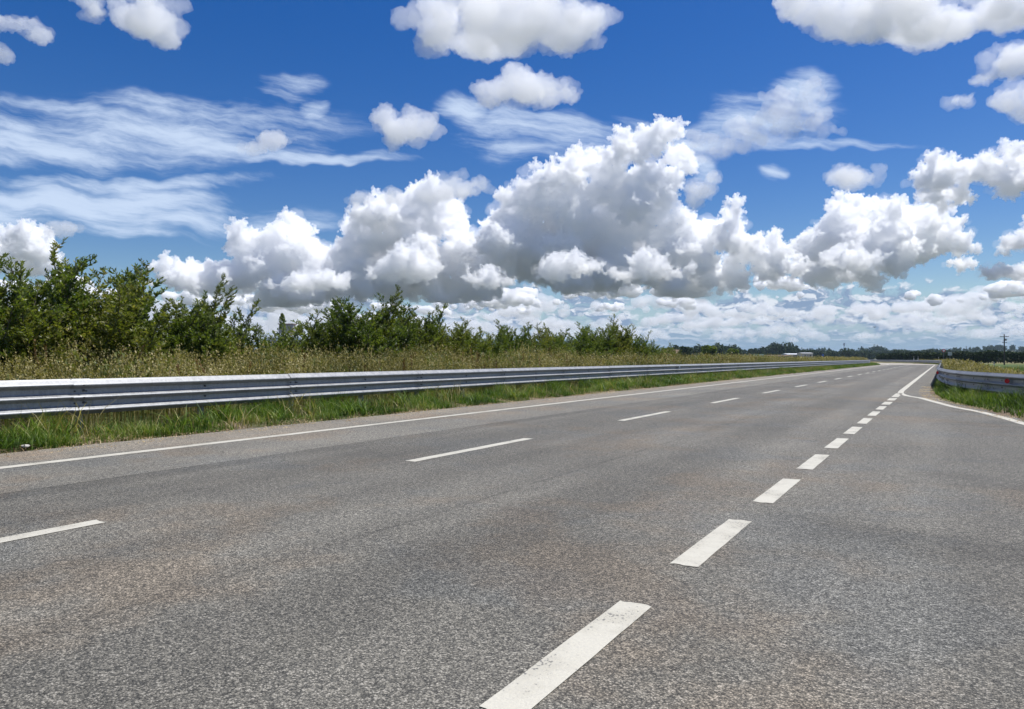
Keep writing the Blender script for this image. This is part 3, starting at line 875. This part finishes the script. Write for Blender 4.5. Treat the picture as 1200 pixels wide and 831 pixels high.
def hill_h(x, y):
    d = math.hypot((x - 1080) / 560, (y - 1500) / 380)
    return 17.0 * max(0.0, 1 - d * d) ** 1.2 * (1 + .12 * mnoise.noise(Vector((x * .004, y * .004, 0)))) - .5
xs = [350 + 25 * i for i in range(62)]; ys = [1100 + 25 * i for i in range(34)]
verts = [(x, y, hill_h(x, y)) for y in ys for x in xs]; n = len(xs)
m_field, t_ = new_mat('ripe_field'); 
fc = mixc(sstep(fbm(objco(), 0.006, 3, .5), .4, .6), (0.25, 0.22, 0.10), (0.17, 0.19, 0.075)); finish(t_, fc, .95)
tag(mesh_obj('hill', verts, [(j * n + i, j * n + i + 1, (j + 1) * n + i + 1, (j + 1) * n + i) for j in range(len(ys) - 1) for i in range(n - 1)], m_field, smooth=True),
    'low hill with pale ripe fields', 'hill', kind='structure')
wood('dark wood along the ridge of the low hill', 505, 780, 1480, 1560, 7, 11, 150, 130, 2.6, 67, base=lambda x, y: hill_h(x, y), name='hill_woods')

def hedge(label, pts, h, w, n, size, seed):
    r = np.random.default_rng(seed); P = []
    L = [math.dist(pts[i], pts[i + 1]) for i in range(len(pts) - 1)]
    for i in range(len(pts) - 1):
        m = int(n * L[i] / sum(L)); u = r.uniform(0, 1, m)[:, None]
        a, b = np.array(pts[i]), np.array(pts[i + 1])
        xy = a + (b - a) * u + r.uniform(-w, w, (m, 2))
        top = np.array([h * (1 + .16 * mnoise.noise(Vector((q[0] * .12, q[1] * .12, seed))) + .08 * mnoise.noise(Vector((q[0] * .6, q[1] * .6, seed)))) for q in xy])
        P.append(np.concatenate([xy, (top * r.uniform(0, 1, m) ** .7)[:, None]], 1))
    co, q = clumps(np.concatenate(P), size, seed)
    root = bpy.data.objects.new('hedge', None); COL.objects.link(root); root.location = (*pts[0], 0)
    o = np_mesh('foliage', co - np.array([*pts[0], 0]), q, None, HEDGE, root)
    bm = bmesh.new()
    for i in range(60):
        k = r.integers(0, len(pts) - 1); u = r.uniform(); a, b = np.array(pts[k]), np.array(pts[k + 1]); p = a + (b - a) * u - np.array(pts[0])
        add_cyl(bm, (p[0], p[1], 0), (p[0] + r.uniform(-.2, .2), p[1], h * .7), .06, .03, 5)
    bm_obj('stem', bm, BARK, root)
    tag(root, label, 'hedge')
hedge('long dark green hedge across the field behind the utility pole', [(at(430, 290), 290), (at(500, 235), 235), (at(560, 205), 205), (at(640, 190), 190), (at(800, 180), 180)], 3.0, 1.3, 26000, .55, 71)

def tree(x, y, h, w, label, seed, n=2200, size=.55, pointed=False):
    root = bpy.data.objects.new('tree', None); COL.objects.link(root); root.location = (x, y, 0)
    r = np.random.default_rng(seed)
    P = crown_points((0, 0, h * .56), w, h * .46, n, r)
    if pointed:
        zz = h * (.12 + .88 * r.uniform(0, 1, n) ** .8); a = r.uniform(0, 6.283, n)
        rad = w * (1 - zz / (h * 1.02)) ** .75 * r.uniform(.2, 1, n) ** .5 * (1 + .35 * np.sin(zz * 2.4 + a * 2))
        P = np.stack([rad * np.cos(a), rad * np.sin(a), zz], 1)
    co, q = clumps(P, size, seed)
    np_mesh('crown', co, q, None, LEAF if seed % 2 else WOODS, root)
    bm = bmesh.new(); add_cyl(bm, (0, 0, -.2), (.1, 0, h * .5), h * .03, h * .015, 8)
    for i in range(6):
        a = i * 1.05; add_cyl(bm, (.05, 0, h * (.22 + .04 * i)), (math.cos(a) * w * .5, math.sin(a) * w * .5, h * (.5 + .05 * i)), h * .012, h * .004, 5)
    bm_obj('trunk', bm, BARK, root)
    return tag(root, label, 'tree')
tree(at(229, 200), 200, 4.6, 2.6, 'round bushy green tree standing clear of the dark clump of trees', 81)
tree(at(258, 230), 230, 4.3, 2.4, 'smaller round green tree right of the bushy one, in dry grass', 83)
tree(at(202, 260), 260, 5.2, 2.6, 'dark tree beside the brown roofed house', 84)

# ------------------------------------------------------------------ buildings and structures seen small
CONC = plain('concrete', (0.42, 0.41, 0.38), 0.85)
GREYWALL = plain('grey_cladding', (0.22, 0.22, 0.23), 0.7)
DARKCLAD = plain('dark_cladding', (0.055, 0.062, 0.075), 0.7)
ROOFW = plain('white_sheet_roof', (0.75, 0.76, 0.77), 0.45)
ROOFB = plain('brown_tiles', (0.18, 0.11, 0.07), 0.8)
CREAM = plain('cream_render', (0.62, 0.58, 0.50), 0.85)
GLASS = plain('dark_window', (0.03, 0.035, 0.045), 0.15)
WOOD = plain('weathered_wood', (0.060, 0.050, 0.042), 0.85, var=.3, scale=8)
TEAL = plain('teal_paint', (0.10, 0.32, 0.30), 0.5)
def root_at(name, x, y, rz, label, cat, z=0, group=None):
    o = bpy.data.objects.new(name, None); COL.objects.link(o); o.location = (x, y, z); o.rotation_euler = (0, 0, rz)
    return tag(o, label, cat, group)
def box(name, c, h, mat, parent):
    bm = bmesh.new(); add_box(bm, c, h); return bm_obj(name, bm, mat, parent)
def gable(name, w, d, z0, rise, mat, parent, over=.3):
    v = [(-w - over, -d - over, z0), (w + over, -d - over, z0), (w + over, d + over, z0), (-w - over, d + over, z0), (-w - over, 0, z0 + rise), (w + over, 0, z0 + rise)]
    return mesh_obj(name, v, [(0, 1, 5, 4), (2, 3, 4, 5), (1, 2, 5), (3, 0, 4), (3, 2, 1, 0)], mat, parent)
# works building with a dark tank house on its roof, glimpsed through the gap in the shrubs
w_ = root_at('works_building', at(-267, 150), 150, .08, 'grey works building with white roof edge and dark tower, glimpsed between shrubs', 'building')
box('wall', (0, 4, 2.4), (3.2, 4, 2.4), CONC, w_)
box('roof_edge', (0, 4, 5.1), (3.4, 4.2, .30), ROOFW, w_)
box('tower', (-.2, 4, 7.3), (1.4, 1.4, .95), GREYWALL, w_)
box('tower_roof', (-.2, 4, 8.32), (1.6, 1.6, .07), ROOFB, w_)
for sx in (-1, 1):
    for sy in (-1, 1): box('tower_leg', (-.2 + sx * 1.3, 4 + sy * 1.25, 5.88), (.09, .09, .47), ROOFW, w_)
for i in range(3): 
    wd = box('window', (-2 + 2 * i, -.02, 2.5), (.5, .04, .6), GLASS, w_)
tree(at(-269, 128), 128, 9.0, 1.9, 'slim pointed tree in front of the dark tower of the works building', 87, 800, .34, True)
# brown roofed house
h_ = root_at('house', at(186, 262), 262, .3, 'low brown roofed house half hidden by tall dry grass', 'house')
box('wall', (0, 0, 1.3), (3.4, 2.6, 1.3), CREAM, h_); gable('roof', 3.4, 2.6, 2.6, 1.7, ROOFB, h_)
for sx in (-1.6, 1.6): box('window', (sx, -2.62, 1.5), (.4, .03, .5), GLASS, h_)
box('door', (0, -2.62, 1.0), (.45, .03, 1.0), DARKCLAD, h_)
# teal and white box trailer
k_ = root_at('box_trailer', at(289, 300), 300, .1, 'pale box trailer with a teal side parked beyond the dry grass', 'trailer')
box('body', (0, 0, 1.85), (1.75, 1.2, 1.05), TEAL, k_); box('side_panel', (.5, -1.23, 1.85), (1.0, .02, .92), ROOFW, k_); box('door', (-1.45, -1.23, 1.8), (.22, .02, .9), ROOFW, k_)
for sx in (-1.1, 1.1):
    bm = bmesh.new(); add_cyl(bm, (sx, -1.1, .45), (sx, -.85, .45), .45, n=16); bm_obj('wheel', bm, DARKSTEEL, k_)
# sheds
def shed(px, z, w, d, h, rise, wall, roof, label, rz=.05):
    o = root_at('shed', at(px, z), z, rz, label, 'shed')
    box('wall', (0, 0, h / 2), (w, d, h / 2), wall, o); gable('roof', w, d, h, rise, roof, o)
    for i in (-1, 1): box('window', (i * w * .5, -d - .03, h * .55), (w * .12, .03, h * .18), GLASS, o)
    box('door', (0, -d - .03, h * .35), (w * .1, .03, h * .35), DARKCLAD, o)
shed(326, 600, 5.0, 6, 4.4, .8, GREYWALL, ROOFW, 'long low shed with bright white roof in front of the dark wood')
shed(343, 585, 4.2, 5, 5.3, .4, CONC, ROOFW, 'boxy pale grey shed right of the white roofed shed')
shed(309, 560, 11.0, 4, 3.2, .5, GREYWALL, ROOFB, 'low brownish shed left of the white roofed shed')
# white farm buildings at the foot of the hill
def farm(px, z, w, h, label):
    y = z; x = at(px, z)
    o = root_at('farmhouse', x, y, 0, label, 'building', hill_h(x, y))
    box('wall', (0, 0, h / 2), (w, 5, h / 2), CREAM if w < 6 else ROOFW, o); gable('roof', w, 5, h, h * .3, CONC, o)
    for i in (-1, 0, 1): box('window', (i * w * .55, -5.03, h * .55), (w * .1, .03, h * .15), GLASS, o)
farm(559, 1270, 4.6, 6.5, 'brightest white farm building at the foot of the hill')
farm(553, 1290, 5.2, 6.0, 'grey white farm building left of the brightest one')
farm(545, 1280, 4.2, 4.6, 'small pale farm building at the left end of the farm')
# masts
def mast(px, z, h, label):
    o = root_at('radio_mast', at(px, z), z, 0, label, 'mast')
    bm = bmesh.new()
    for a in (0, 2.09, 4.19): add_cyl(bm, (math.cos(a) * .8, math.sin(a) * .8, 0), (math.cos(a) * .5, math.sin(a) * .5, h), .16, .12, 6)
    for i in range(int(h / 2)):
        for a in (0, 2.09, 4.19): add_cyl(bm, (math.cos(a) * .75, math.sin(a) * .75, i * 2), (math.cos(a + 2.09) * .7, math.sin(a + 2.09) * .7, i * 2 + 2), .06, .06, 4)
    bm_obj('lattice', bm, GREYWALL, o)
    for a in (0, 2.09, 4.19): box('antenna', (math.cos(a) * 1.0, math.sin(a) * 1.0, h - 2), (.3, .3, 1.6), ROOFW, o)
mast(389, 1000, 22, 'thin mast rising over the green wood above the end of the left rail')
x_ = at(532, 1500)
mast(532, 1560, 27, 'thin mast on the skyline between the sign and the utility pole')
# utility pole
p_ = root_at('utility_pole', at(576.5, 165), 165, math.radians(-25), 'dark wooden utility pole with crossarms standing in front of the hedge', 'pole')
bm = bmesh.new(); add_cyl(bm, (0, 0, -.5), (0, 0, 6.6), .15, .10, 12); bm_obj('pole', bm, WOOD, p_)
box('crossarm', (0, -.13, 6.05), (.85, .05, .06), WOOD, p_)
box('crossarm', (.02, -.13, 4.75), (.45, .05, .05), WOOD, p_)
for sx, zz in ((-.75, 6.2), (.75, 6.2), (.4, 6.2), (-.4, 4.88), (.4, 4.88)):
    bm = bmesh.new(); add_cyl(bm, (sx, -.13, zz - .08), (sx, -.13, zz + .06), .05, .035, 8); bm_obj('insulator', bm, CONC, p_)
box('switch_box', (.28, -.02, 5.35), (.16, .14, .22), GREYWALL, p_)
box('bracket', (-.2, 0, 5.1), (.12, .03, .03), WOOD, p_)
# signs beyond the rail
REDP = plain('red_sign_paint', (0.55, 0.02, 0.03), 0.4)
g_ = root_at('round_sign', at(505.5, 165), 165, math.radians(-18), 'round red bordered traffic sign on a post at the end of the road', 'sign')
bm = bmesh.new(); add_cyl(bm, (0, .04, -.2), (0, .04, 3.3), .035, n=8); bm_obj('post', bm, GREYWALL, g_)
bm = bmesh.new(); add_cyl(bm, (0, .0, 2.95), (0, -.02, 2.95), .36, n=28); rim_ = bm_obj('disc', bm, REDP, g_)
bm = bmesh.new(); add_cyl(bm, (0, -.022, 2.95), (0, -.026, 2.95), .22, n=28); bm_obj('face', bm, WHITE, rim_)
g2 = root_at('square_sign', at(512.8, 150), 150, math.radians(-22), 'pale square sign on a post just right of the red sign', 'sign')
bm = bmesh.new(); add_cyl(bm, (0, .05, -.2), (0, .05, 2.5), .035, n=8); bm_obj('post', bm, GREYWALL, g2)
SIGNP = plain('pale_sign', (0.42, 0.48, 0.46), 0.5)
box('panel', (0, 0, 2.15), (.36, .012, .36), SIGNP, g2)
b_ = root_at('blue_sign', at(364, 420), 420, 0, 'tiny blue sign on a post in front of the green wood', 'sign')
bm = bmesh.new(); add_cyl(bm, (0, .05, -.2), (0, .05, 3.4), .06, n=8); bm_obj('post', bm, GREYWALL, b_)
box('panel', (0, 0, 3.0), (.6, .03, .7), plain('blue_sign_paint', (.05, .12, .4), .5), b_)
def marker(px, z, label, h=1.0, zz=0.0):
    o = root_at('marker_post', at(px, z), z, 0, label, 'post', zz)
    bm = bmesh.new(); add_box(bm, (0, 0, h / 2), (.06, .05, h / 2)); bm_obj('post', bm, WHITE, o)
    bm = bmesh.new(); add_box(bm, (0, 0, h * .82), (.063, .053, h * .09)); bm_obj('black_band', bm, DARKSTEEL, o)
marker(564.5, 120, 'small white marker post standing in the green field before the hedge', .75, -.2)
marker(470.5, 215, 'white marker post beyond the bend, left of the two signs', 1.7)
marker(475.5, 222, 'white marker post beyond the bend, nearer the signs', 1.7)
marker(499.5, 178, 'white marker post just left of the red sign', 1.5)
# small white stone on the verge and a bird far off
bm = bmesh.new(); bmesh.ops.create_icosphere(bm, subdivisions=3, radius=1)
for v in bm.verts:
    v.co *= 1 + .25 * mnoise.noise(v.co * 1.7)
    v.co.x *= .06; v.co.y *= .045; v.co.z *= .022
st = bm_obj('stone', bm, plain('pale_stone', (.5, .47, .42), .9), smooth=True)
st.location = to_world(-10.45, t_of(9.75, -10.45), .045)
tag(st, 'flat pale stone at the edge of the tarmac below the left rail', 'stone')
bm = bmesh.new(); bmesh.ops.create_uvsphere(bm, u_segments=12, v_segments=8, radius=1)
for v in bm.verts: v.co = Vector((v.co.x * .28 * (1.2 - .4 * v.co.x), v.co.y * .09, v.co.z * .08))
bird = bm_obj('bird', bm, DARKSTEEL, smooth=True)
for sy in (-1, 1):
    mesh_obj('wing', [(.10, sy * .05, .03), (-.12, sy * .05, .03), (-.14, sy * .38, .16), (.06, sy * .36, .17), (-.20, sy * .72, .06), (-.05, sy * .70, .07)],
             [(0, 1, 2, 3), (3, 2, 4, 5)], DARKSTEEL, bird)
mesh_obj('tail', [(-.22, -.04, 0), (-.22, .04, 0), (-.42, .09, .01), (-.42, -.09, .01)], [(0, 1, 2, 3)], DARKSTEEL, bird)
bird.location = (at(425, 190), 190, 1.2 + 36.5 / 866 * 190); bird.rotation_euler = (0, 0, .3)
tag(bird, 'tiny dark bird flying low over the distant wood', 'bird')

HAZE = 0.00008
# ------------------------------------------------------------------ clouds: real masses of white vapour standing kilometres away
def vapour(name, mfp, aniso=0.2):
    m, t = new_mat(name)
    out = t.nodes.new('ShaderNodeOutputMaterial')
    v = t.nodes.new('ShaderNodeVolumeScatter')
    v.inputs['Color'].default_value = (1, 1, 1, 1)
    v.inputs['Density'].default_value = 1.0 / mfp
    v.inputs['Anisotropy'].default_value = aniso
    t.links.new(v.outputs[0], out.inputs['Volume'])
    return m
def cloud_object(name, balls, vox, disp, mat, base=None, squash=0.25):
    """balls: (centre, radii); disp: (kind, size, strength) in metres"""
    bm = bmesh.new()
    for c, r in balls:
        bmesh.ops.create_icosphere(bm, subdivisions=3 if max(r) > 12 * vox else 2, radius=1,
                                   matrix=Matrix.Translation(c) @ Matrix.Diagonal((*r, 1)))
    me = bpy.data.meshes.new(name); bm.to_mesh(me); bm.free()
    o = bpy.data.objects.new(name, me); COL.objects.link(o)
    md = o.modifiers.new('remesh', 'REMESH'); md.mode = 'VOXEL'; md.voxel_size = vox
    for kind, size, strength in disp:
        if kind == 'REMESH':
            md = o.modifiers.new('remesh', 'REMESH'); md.mode = 'VOXEL'; md.voxel_size = size
            continue
        t = bpy.data.textures.new('billow', kind)
        t.noise_scale = size
        if kind == 'CLOUDS': t.noise_depth = 4
        dm = o.modifiers.new('billow', 'DISPLACE')
        dm.texture = t; dm.strength = strength; dm.mid_level = 0.4; dm.texture_coords = 'GLOBAL'
    dg = bpy.context.evaluated_depsgraph_get()
    me2 = bpy.data.meshes.new_from_object(o.evaluated_get(dg))
    o.modifiers.clear(); o.data = me2; bpy.data.meshes.remove(me)
    me2.name = name
    n = len(me2.vertices)
    co = np.empty(n * 3, np.float32); me2.vertices.foreach_get('co', co); co = co.reshape(-1, 3)
    if base is not None:
        low = co[:, 2] < base
        co[low, 2] = base + (co[low, 2] - base) * squash
    ctr = co.mean(0)
    me2.vertices.foreach_set('co', (co - ctr).ravel())
    me2.shade_smooth()
    me2.materials.clear(); me2.materials.append(mat)
    o.location = ctr
    return o

VAP_FAR = vapour('vapour_dense', 42.0)
VAP_THIN = vapour('vapour_thin', 500.0)
def lumps(table, D, rng, n=8, depth=0.6):
    k = D / 866.0
    out = []
    for (e, u, rx, ry) in table:
        dy = rng.uniform(-0.6, 0.6) * rx * k
        for i in range(n + 1):
            if i == 0:
                c = (e * k, D + dy + rx * .3 * k, u * k); s = 0.66
                r = (rx * s * k, (rx + ry) / 2 * s * k, ry * s * k)
            else:
                th = rng.uniform(0, 6.283); q = rng.uniform(0.25, 0.80)
                m = min(rx, ry) * rng.uniform(0.18, 0.52) * k
                c = ((e + math.cos(th) * rx * q) * k, D + dy - rng.uniform(-0.2, 1) * m * 2.2, (u + math.sin(th) * ry * q) * k)
                r = (m, m, m * rng.uniform(0.8, 1.05))
            out.append((c, r))
    return out
# (distance, flat base, label, ellipses: sideways, upward, half width, half height in 1/866 of the distance)
CUMULUS = [
 (9800, None, 'white heaped cumulus cloud peeping over the tallest shrubs at the left edge', [(-575,134,48,24),(-590,118,50,24),(-548,122,26,16)]),
 (9300, 62, 'white cumulus with a narrow pointed tower, left of the great cloud bank', [(-388,100,36,18),(-350,92,52,20),(-302,128,34,28),(-258,140,20,34),(-240,120,30,34),(-250,94,66,44),(-330,92,56,24)]),
 (9000, 66, 'broad cumulus bank with bright cauliflower tops over the middle shrubs', [(-178,132,38,40),(-150,152,36,30),(-108,160,38,36),(-68,158,26,34),(-150,106,90,44),(-60,106,74,50),(-15,124,36,40)]),
 (8600, 76, 'greatest cumulus mass with a high leaning shoulder and dark grey base', [(18,186,34,20),(54,206,40,28),(30,146,60,52),(98,232,40,24),(140,246,34,22),(176,260,26,20),(200,238,26,18),(130,196,66,46),(70,130,88,58),
   (150,124,84,48),(214,150,36,26),(250,148,34,26),(284,126,28,22),(215,104,70,38),(308,106,40,18)]),
 (8800, 78, 'cumulus cloud with a domed top and a long arm reaching right', [(352,128,34,14),(410,172,42,28),(380,150,38,26),(452,158,54,26),(500,160,46,20),(424,122,60,32),(392,104,60,22),(486,130,56,20)]),
 (7800, None, 'ragged bright cumulus standing above the reaching arm of cloud', [(494,222,32,20),(516,194,38,16),(478,208,20,14)]),
 (7600, None, 'bright cumulus cloud high at the right edge above the pole', [(560,222,32,20),(600,226,44,26),(580,204,30,14)]),
 (7000, None, 'small soft cumulus at the right edge between two larger clouds', [(606,142,36,18),(584,134,16,10)]),
 (7400, 94, 'flat thin cumulus low at the right edge', [(596,102,50,10),(570,100,20,7)]),
 (6600, 88, 'bright small cumulus added before the grey middle of the great cloud mass', [(66,112,28,15),(88,106,26,12),(44,104,22,10)]),  # small nearer clouds from here, added for bright patches on the grey masses
 (6900, 84, 'low white cumulus added in front of the right foot of the great cloud mass', [(160,108,30,15),(186,100,26,11),(134,100,24,9)]),
 (6700, 82, 'bright puffy cumulus added before the dark left half of the broad cumulus bank', [(-126,118,24,20),(-108,104,28,15),(-146,104,22,14)]),
 (6400, 78, 'small sunlit cumulus added between the broad bank and the great cloud mass', [(-36,100,24,14),(-18,94,26,11)]),
 (6900, 80, 'white rounded cumulus added low before the pointed cumulus', [(-226,96,24,15),(-206,92,22,11),(-250,90,20,10)]),
 (6600, 96, 'bright small cumulus added in front of the long armed cloud', [(396,120,26,14),(420,116,22,12),(372,112,20,9)]),
 (8200, None, 'tiny white cloud scrap beside the flat cumulus', [(522,112,22,7)]),
]
for i, (D, base, label, tb) in enumerate(CUMULUS):
    rng = random.Random(40 + i)
    k = D / 866.0
    o = cloud_object('cumulus_cloud', lumps(tb, D, rng, n=26), 1.8 * k,
                     [('CLOUDS', 34 * k, 24 * k), ('VORONOI', 15 * k, -17 * k), ('REMESH', 1.3 * k, 0), ('VORONOI', 6.5 * k, -10 * k), ('REMESH', 0.9 * k, 0),
                      ('VORONOI', 2.8 * k, -4.4 * k), ('CLOUDS', 2.4 * k, 1.6 * k)],
                     VAP_FAR, base * k if base else None)
    tag(o, label, 'cloud', 'heaped cumulus clouds standing far off')
    halo = []
    for (e, u, rx, ry) in tb:
        for _ in range(5):
            th = rng.uniform(0, 6.283); m = min(rx, ry) * rng.uniform(.15, .38) * k; q = rng.uniform(.55, 1.05)
            halo.append((((e + math.cos(th) * rx * q) * k, D + rng.uniform(-1, 1) * m, max(base or 0, u + math.sin(th) * ry * q * .9) * k), (m * 1.6, m, m * .8)))
    f = cloud_object('fringe', halo, 2.0 * k, [('CLOUDS', 12 * k, 15 * k), ('REMESH', 1.8 * k, 0), ('CLOUDS', 5 * k, 7 * k)], VAP_THIN)
    f.parent = o; f.location = f.location - o.location
PUFFS = [
 (3000, 'large soft grey-white cloud cut by the top of the picture', [(0,400,84,36),(-30,388,70,18),(-90,392,30,26),(60,384,44,22),(80,396,30,20)]),
 (3800, 'oblong white cloud with grey belly under the largest overhead cloud', [(18,314,50,17),(-22,310,26,13),(56,317,30,10)]),
 (4200, 'rounded grey-white puff left of the oblong cloud', [(-124,272,36,18),(-144,282,16,10)]),
 (5200, 'small grey puff perched on top of the broad cumulus bank', [(-60,204,34,15),(-92,192,26,8)]),
 (5200, 'low dark grey cloud shred over the pointed cumulus', [(-150,190,26,7),(-180,186,14,5)]),
 (3200, 'ragged white cloud near the upper left corner', [(-450,412,50,22),(-420,392,32,20),(-408,376,14,9)]),
 (3400, 'thin ragged cloud in the upper left corner', [(-582,396,34,8),(-560,384,18,6),(-602,360,10,6)]),
 (4800, 'small greyish cloud drifting in front of the left veil', [(-278,256,22,7),(-302,248,16,4)]),
 (6000, 'small grey cap of cloud over the leftmost cumulus', [(-525,152,22,7)]),
 (2900, 'long heavy cloud along the top right of the sky', [(350,422,54,20),(400,402,60,24),(450,410,60,30),(520,412,80,26),(600,420,60,26),(410,382,34,12),(480,388,40,12)]),
 (3400, 'white cloud high at the right edge of the sky', [(590,346,40,16),(562,334,20,8),(604,360,24,12)]),
 (3600, 'broken grey-white cloud under the highest right edge cloud', [(592,306,32,14),(606,290,20,10)]),
 (3800, 'tiny faint cloud in the blue left of the right edge clouds', [(526,302,18,7)]),
 (5600, 'smooth grey lens of cloud left of the ragged cumulus', [(408,216,34,11),(388,212,18,7)]),
 (3900, 'torn translucent cloud streaming out right of the high shoulder', [(262,262,50,12),(300,272,44,14),(336,288,30,14),(350,268,36,8),(316,300,16,16),(352,312,10,12),(240,250,40,8)]),
 (5000, 'small white scrap beside the high shoulder of the great cumulus', [(222,200,16,8),(238,212,9,6),(214,186,8,8)]),
]
for i, (D, label, tb) in enumerate(PUFFS):
    rng = random.Random(90 + i)
    k = D / 866.0
    o = cloud_object('cloud', lumps(tb, D, rng, n=7), 2.4 * k,
                     [('CLOUDS', 24 * k, 24 * k), ('REMESH', 2.0 * k, 0), ('CLOUDS', 8 * k, 13 * k), ('REMESH', 1.7 * k, 0), ('VORONOI', 5 * k, -4 * k), ('CLOUDS', 3.5 * k, 5.5 * k)],
                     vapour('vapour_soft', (150.0 if 'torn' in label else 26.0) * k))
    tag(o, label, 'cloud', 'soft fair-weather clouds overhead')
    halo = []
    for (e, u, rx, ry) in tb:
        for _ in range(14):
            th = rng.uniform(0, 6.283); m = min(rx, ry) * rng.uniform(.25, .5) * k; q = rng.uniform(.5, 1.15)
            halo.append((((e + math.cos(th) * rx * q) * k, D + rng.uniform(-1, 1) * m, (u + math.sin(th) * ry * q * .9) * k), (m * 1.7, m, m * .8)))
    f = cloud_object('fringe', halo, 2.4 * k, [('CLOUDS', 14 * k, 18 * k), ('REMESH', 2.2 * k, 0), ('CLOUDS', 5 * k, 8 * k)], vapour('vapour_thin', 42.0 * k))
    f.parent = o; f.location = f.location - o.location
# the deck of small cumulus running to the horizon
rng = random.Random(7)
def deck_ring(d0, d1, n, vox, size):
    parts = []
    for _ in range(n):
        balls = []
        d = rng.uniform(d0, d1); a = math.radians(rng.uniform(-42, 44))
        s = size * rng.uniform(0.35, 1.0)
        cx, cy = d * math.sin(a), d * math.cos(a)
        z0 = 1150 + rng.uniform(-120, 260)
        for j in range(rng.randint(5, 12)):
            r = s * rng.uniform(0.12, 0.34)
            dx = rng.gauss(0, .5)
            balls.append(((cx + dx * s, cy + rng.gauss(0, s * 0.3), z0 + r * .3 + rng.random() * s * .35 * max(0, 1 - dx * dx)), (r * 1.15, r, r * 0.8)))
        parts.append(cloud_object('clouds', balls, vox, [('VORONOI', size * 0.20, -size * 0.14), ('CLOUDS', size * 0.13, size * 0.12), ('REMESH', vox, 0), ('VORONOI', size * .09, -size * .06)],
                     VAP_FAR))
    bm = bmesh.new()
    for q in parts:
        me = q.data; me.transform(Matrix.Translation(q.location)); bm.from_mesh(me)
        bpy.data.objects.remove(q); bpy.data.meshes.remove(me)
    me = bpy.data.meshes.new('clouds'); bm.to_mesh(me); bm.free()
    me.shade_smooth(); me.materials.append(VAP_FAR if d0 < 16000 else vapour('vapour_distant', 280.0 if d0 < 25000 else 850.0))
    o = bpy.data.objects.new('clouds', me); COL.objects.link(o)
    tag(o, kind='stuff')
    return o
tag(deck_ring(14500, 19000, 44, 34, 700), 'loose small cumulus low under the great cloud bank', 'clouds')
tag(deck_ring(19000, 32000, 210, 48, 820), 'rows of small cumulus low in the sky', 'clouds')
tag(deck_ring(32000, 52000, 260, 85, 1250), 'hazy rows of cloud just above the horizon', 'clouds')

# ------------------------------------------------------------------ the air over the fields
m, t = new_mat('haze')
out = t.nodes.new('ShaderNodeOutputMaterial')
v = t.nodes.new('ShaderNodeVolumePrincipled')
v.inputs['Color'].default_value = (0.60, 0.78, 1.0, 1)
v.inputs['Density'].default_value = HAZE
v.inputs['Anisotropy'].default_value = 0.0
t.links.new(v.outputs[0], out.inputs['Volume'])
bm = bmesh.new(); add_box(bm, (0, 0, 21.0), (61000, 61000, 23.5))
hz = bm_obj('haze', bm, m)
tag(hz, 'thin blue summer haze over the fields', 'haze', kind='stuff')
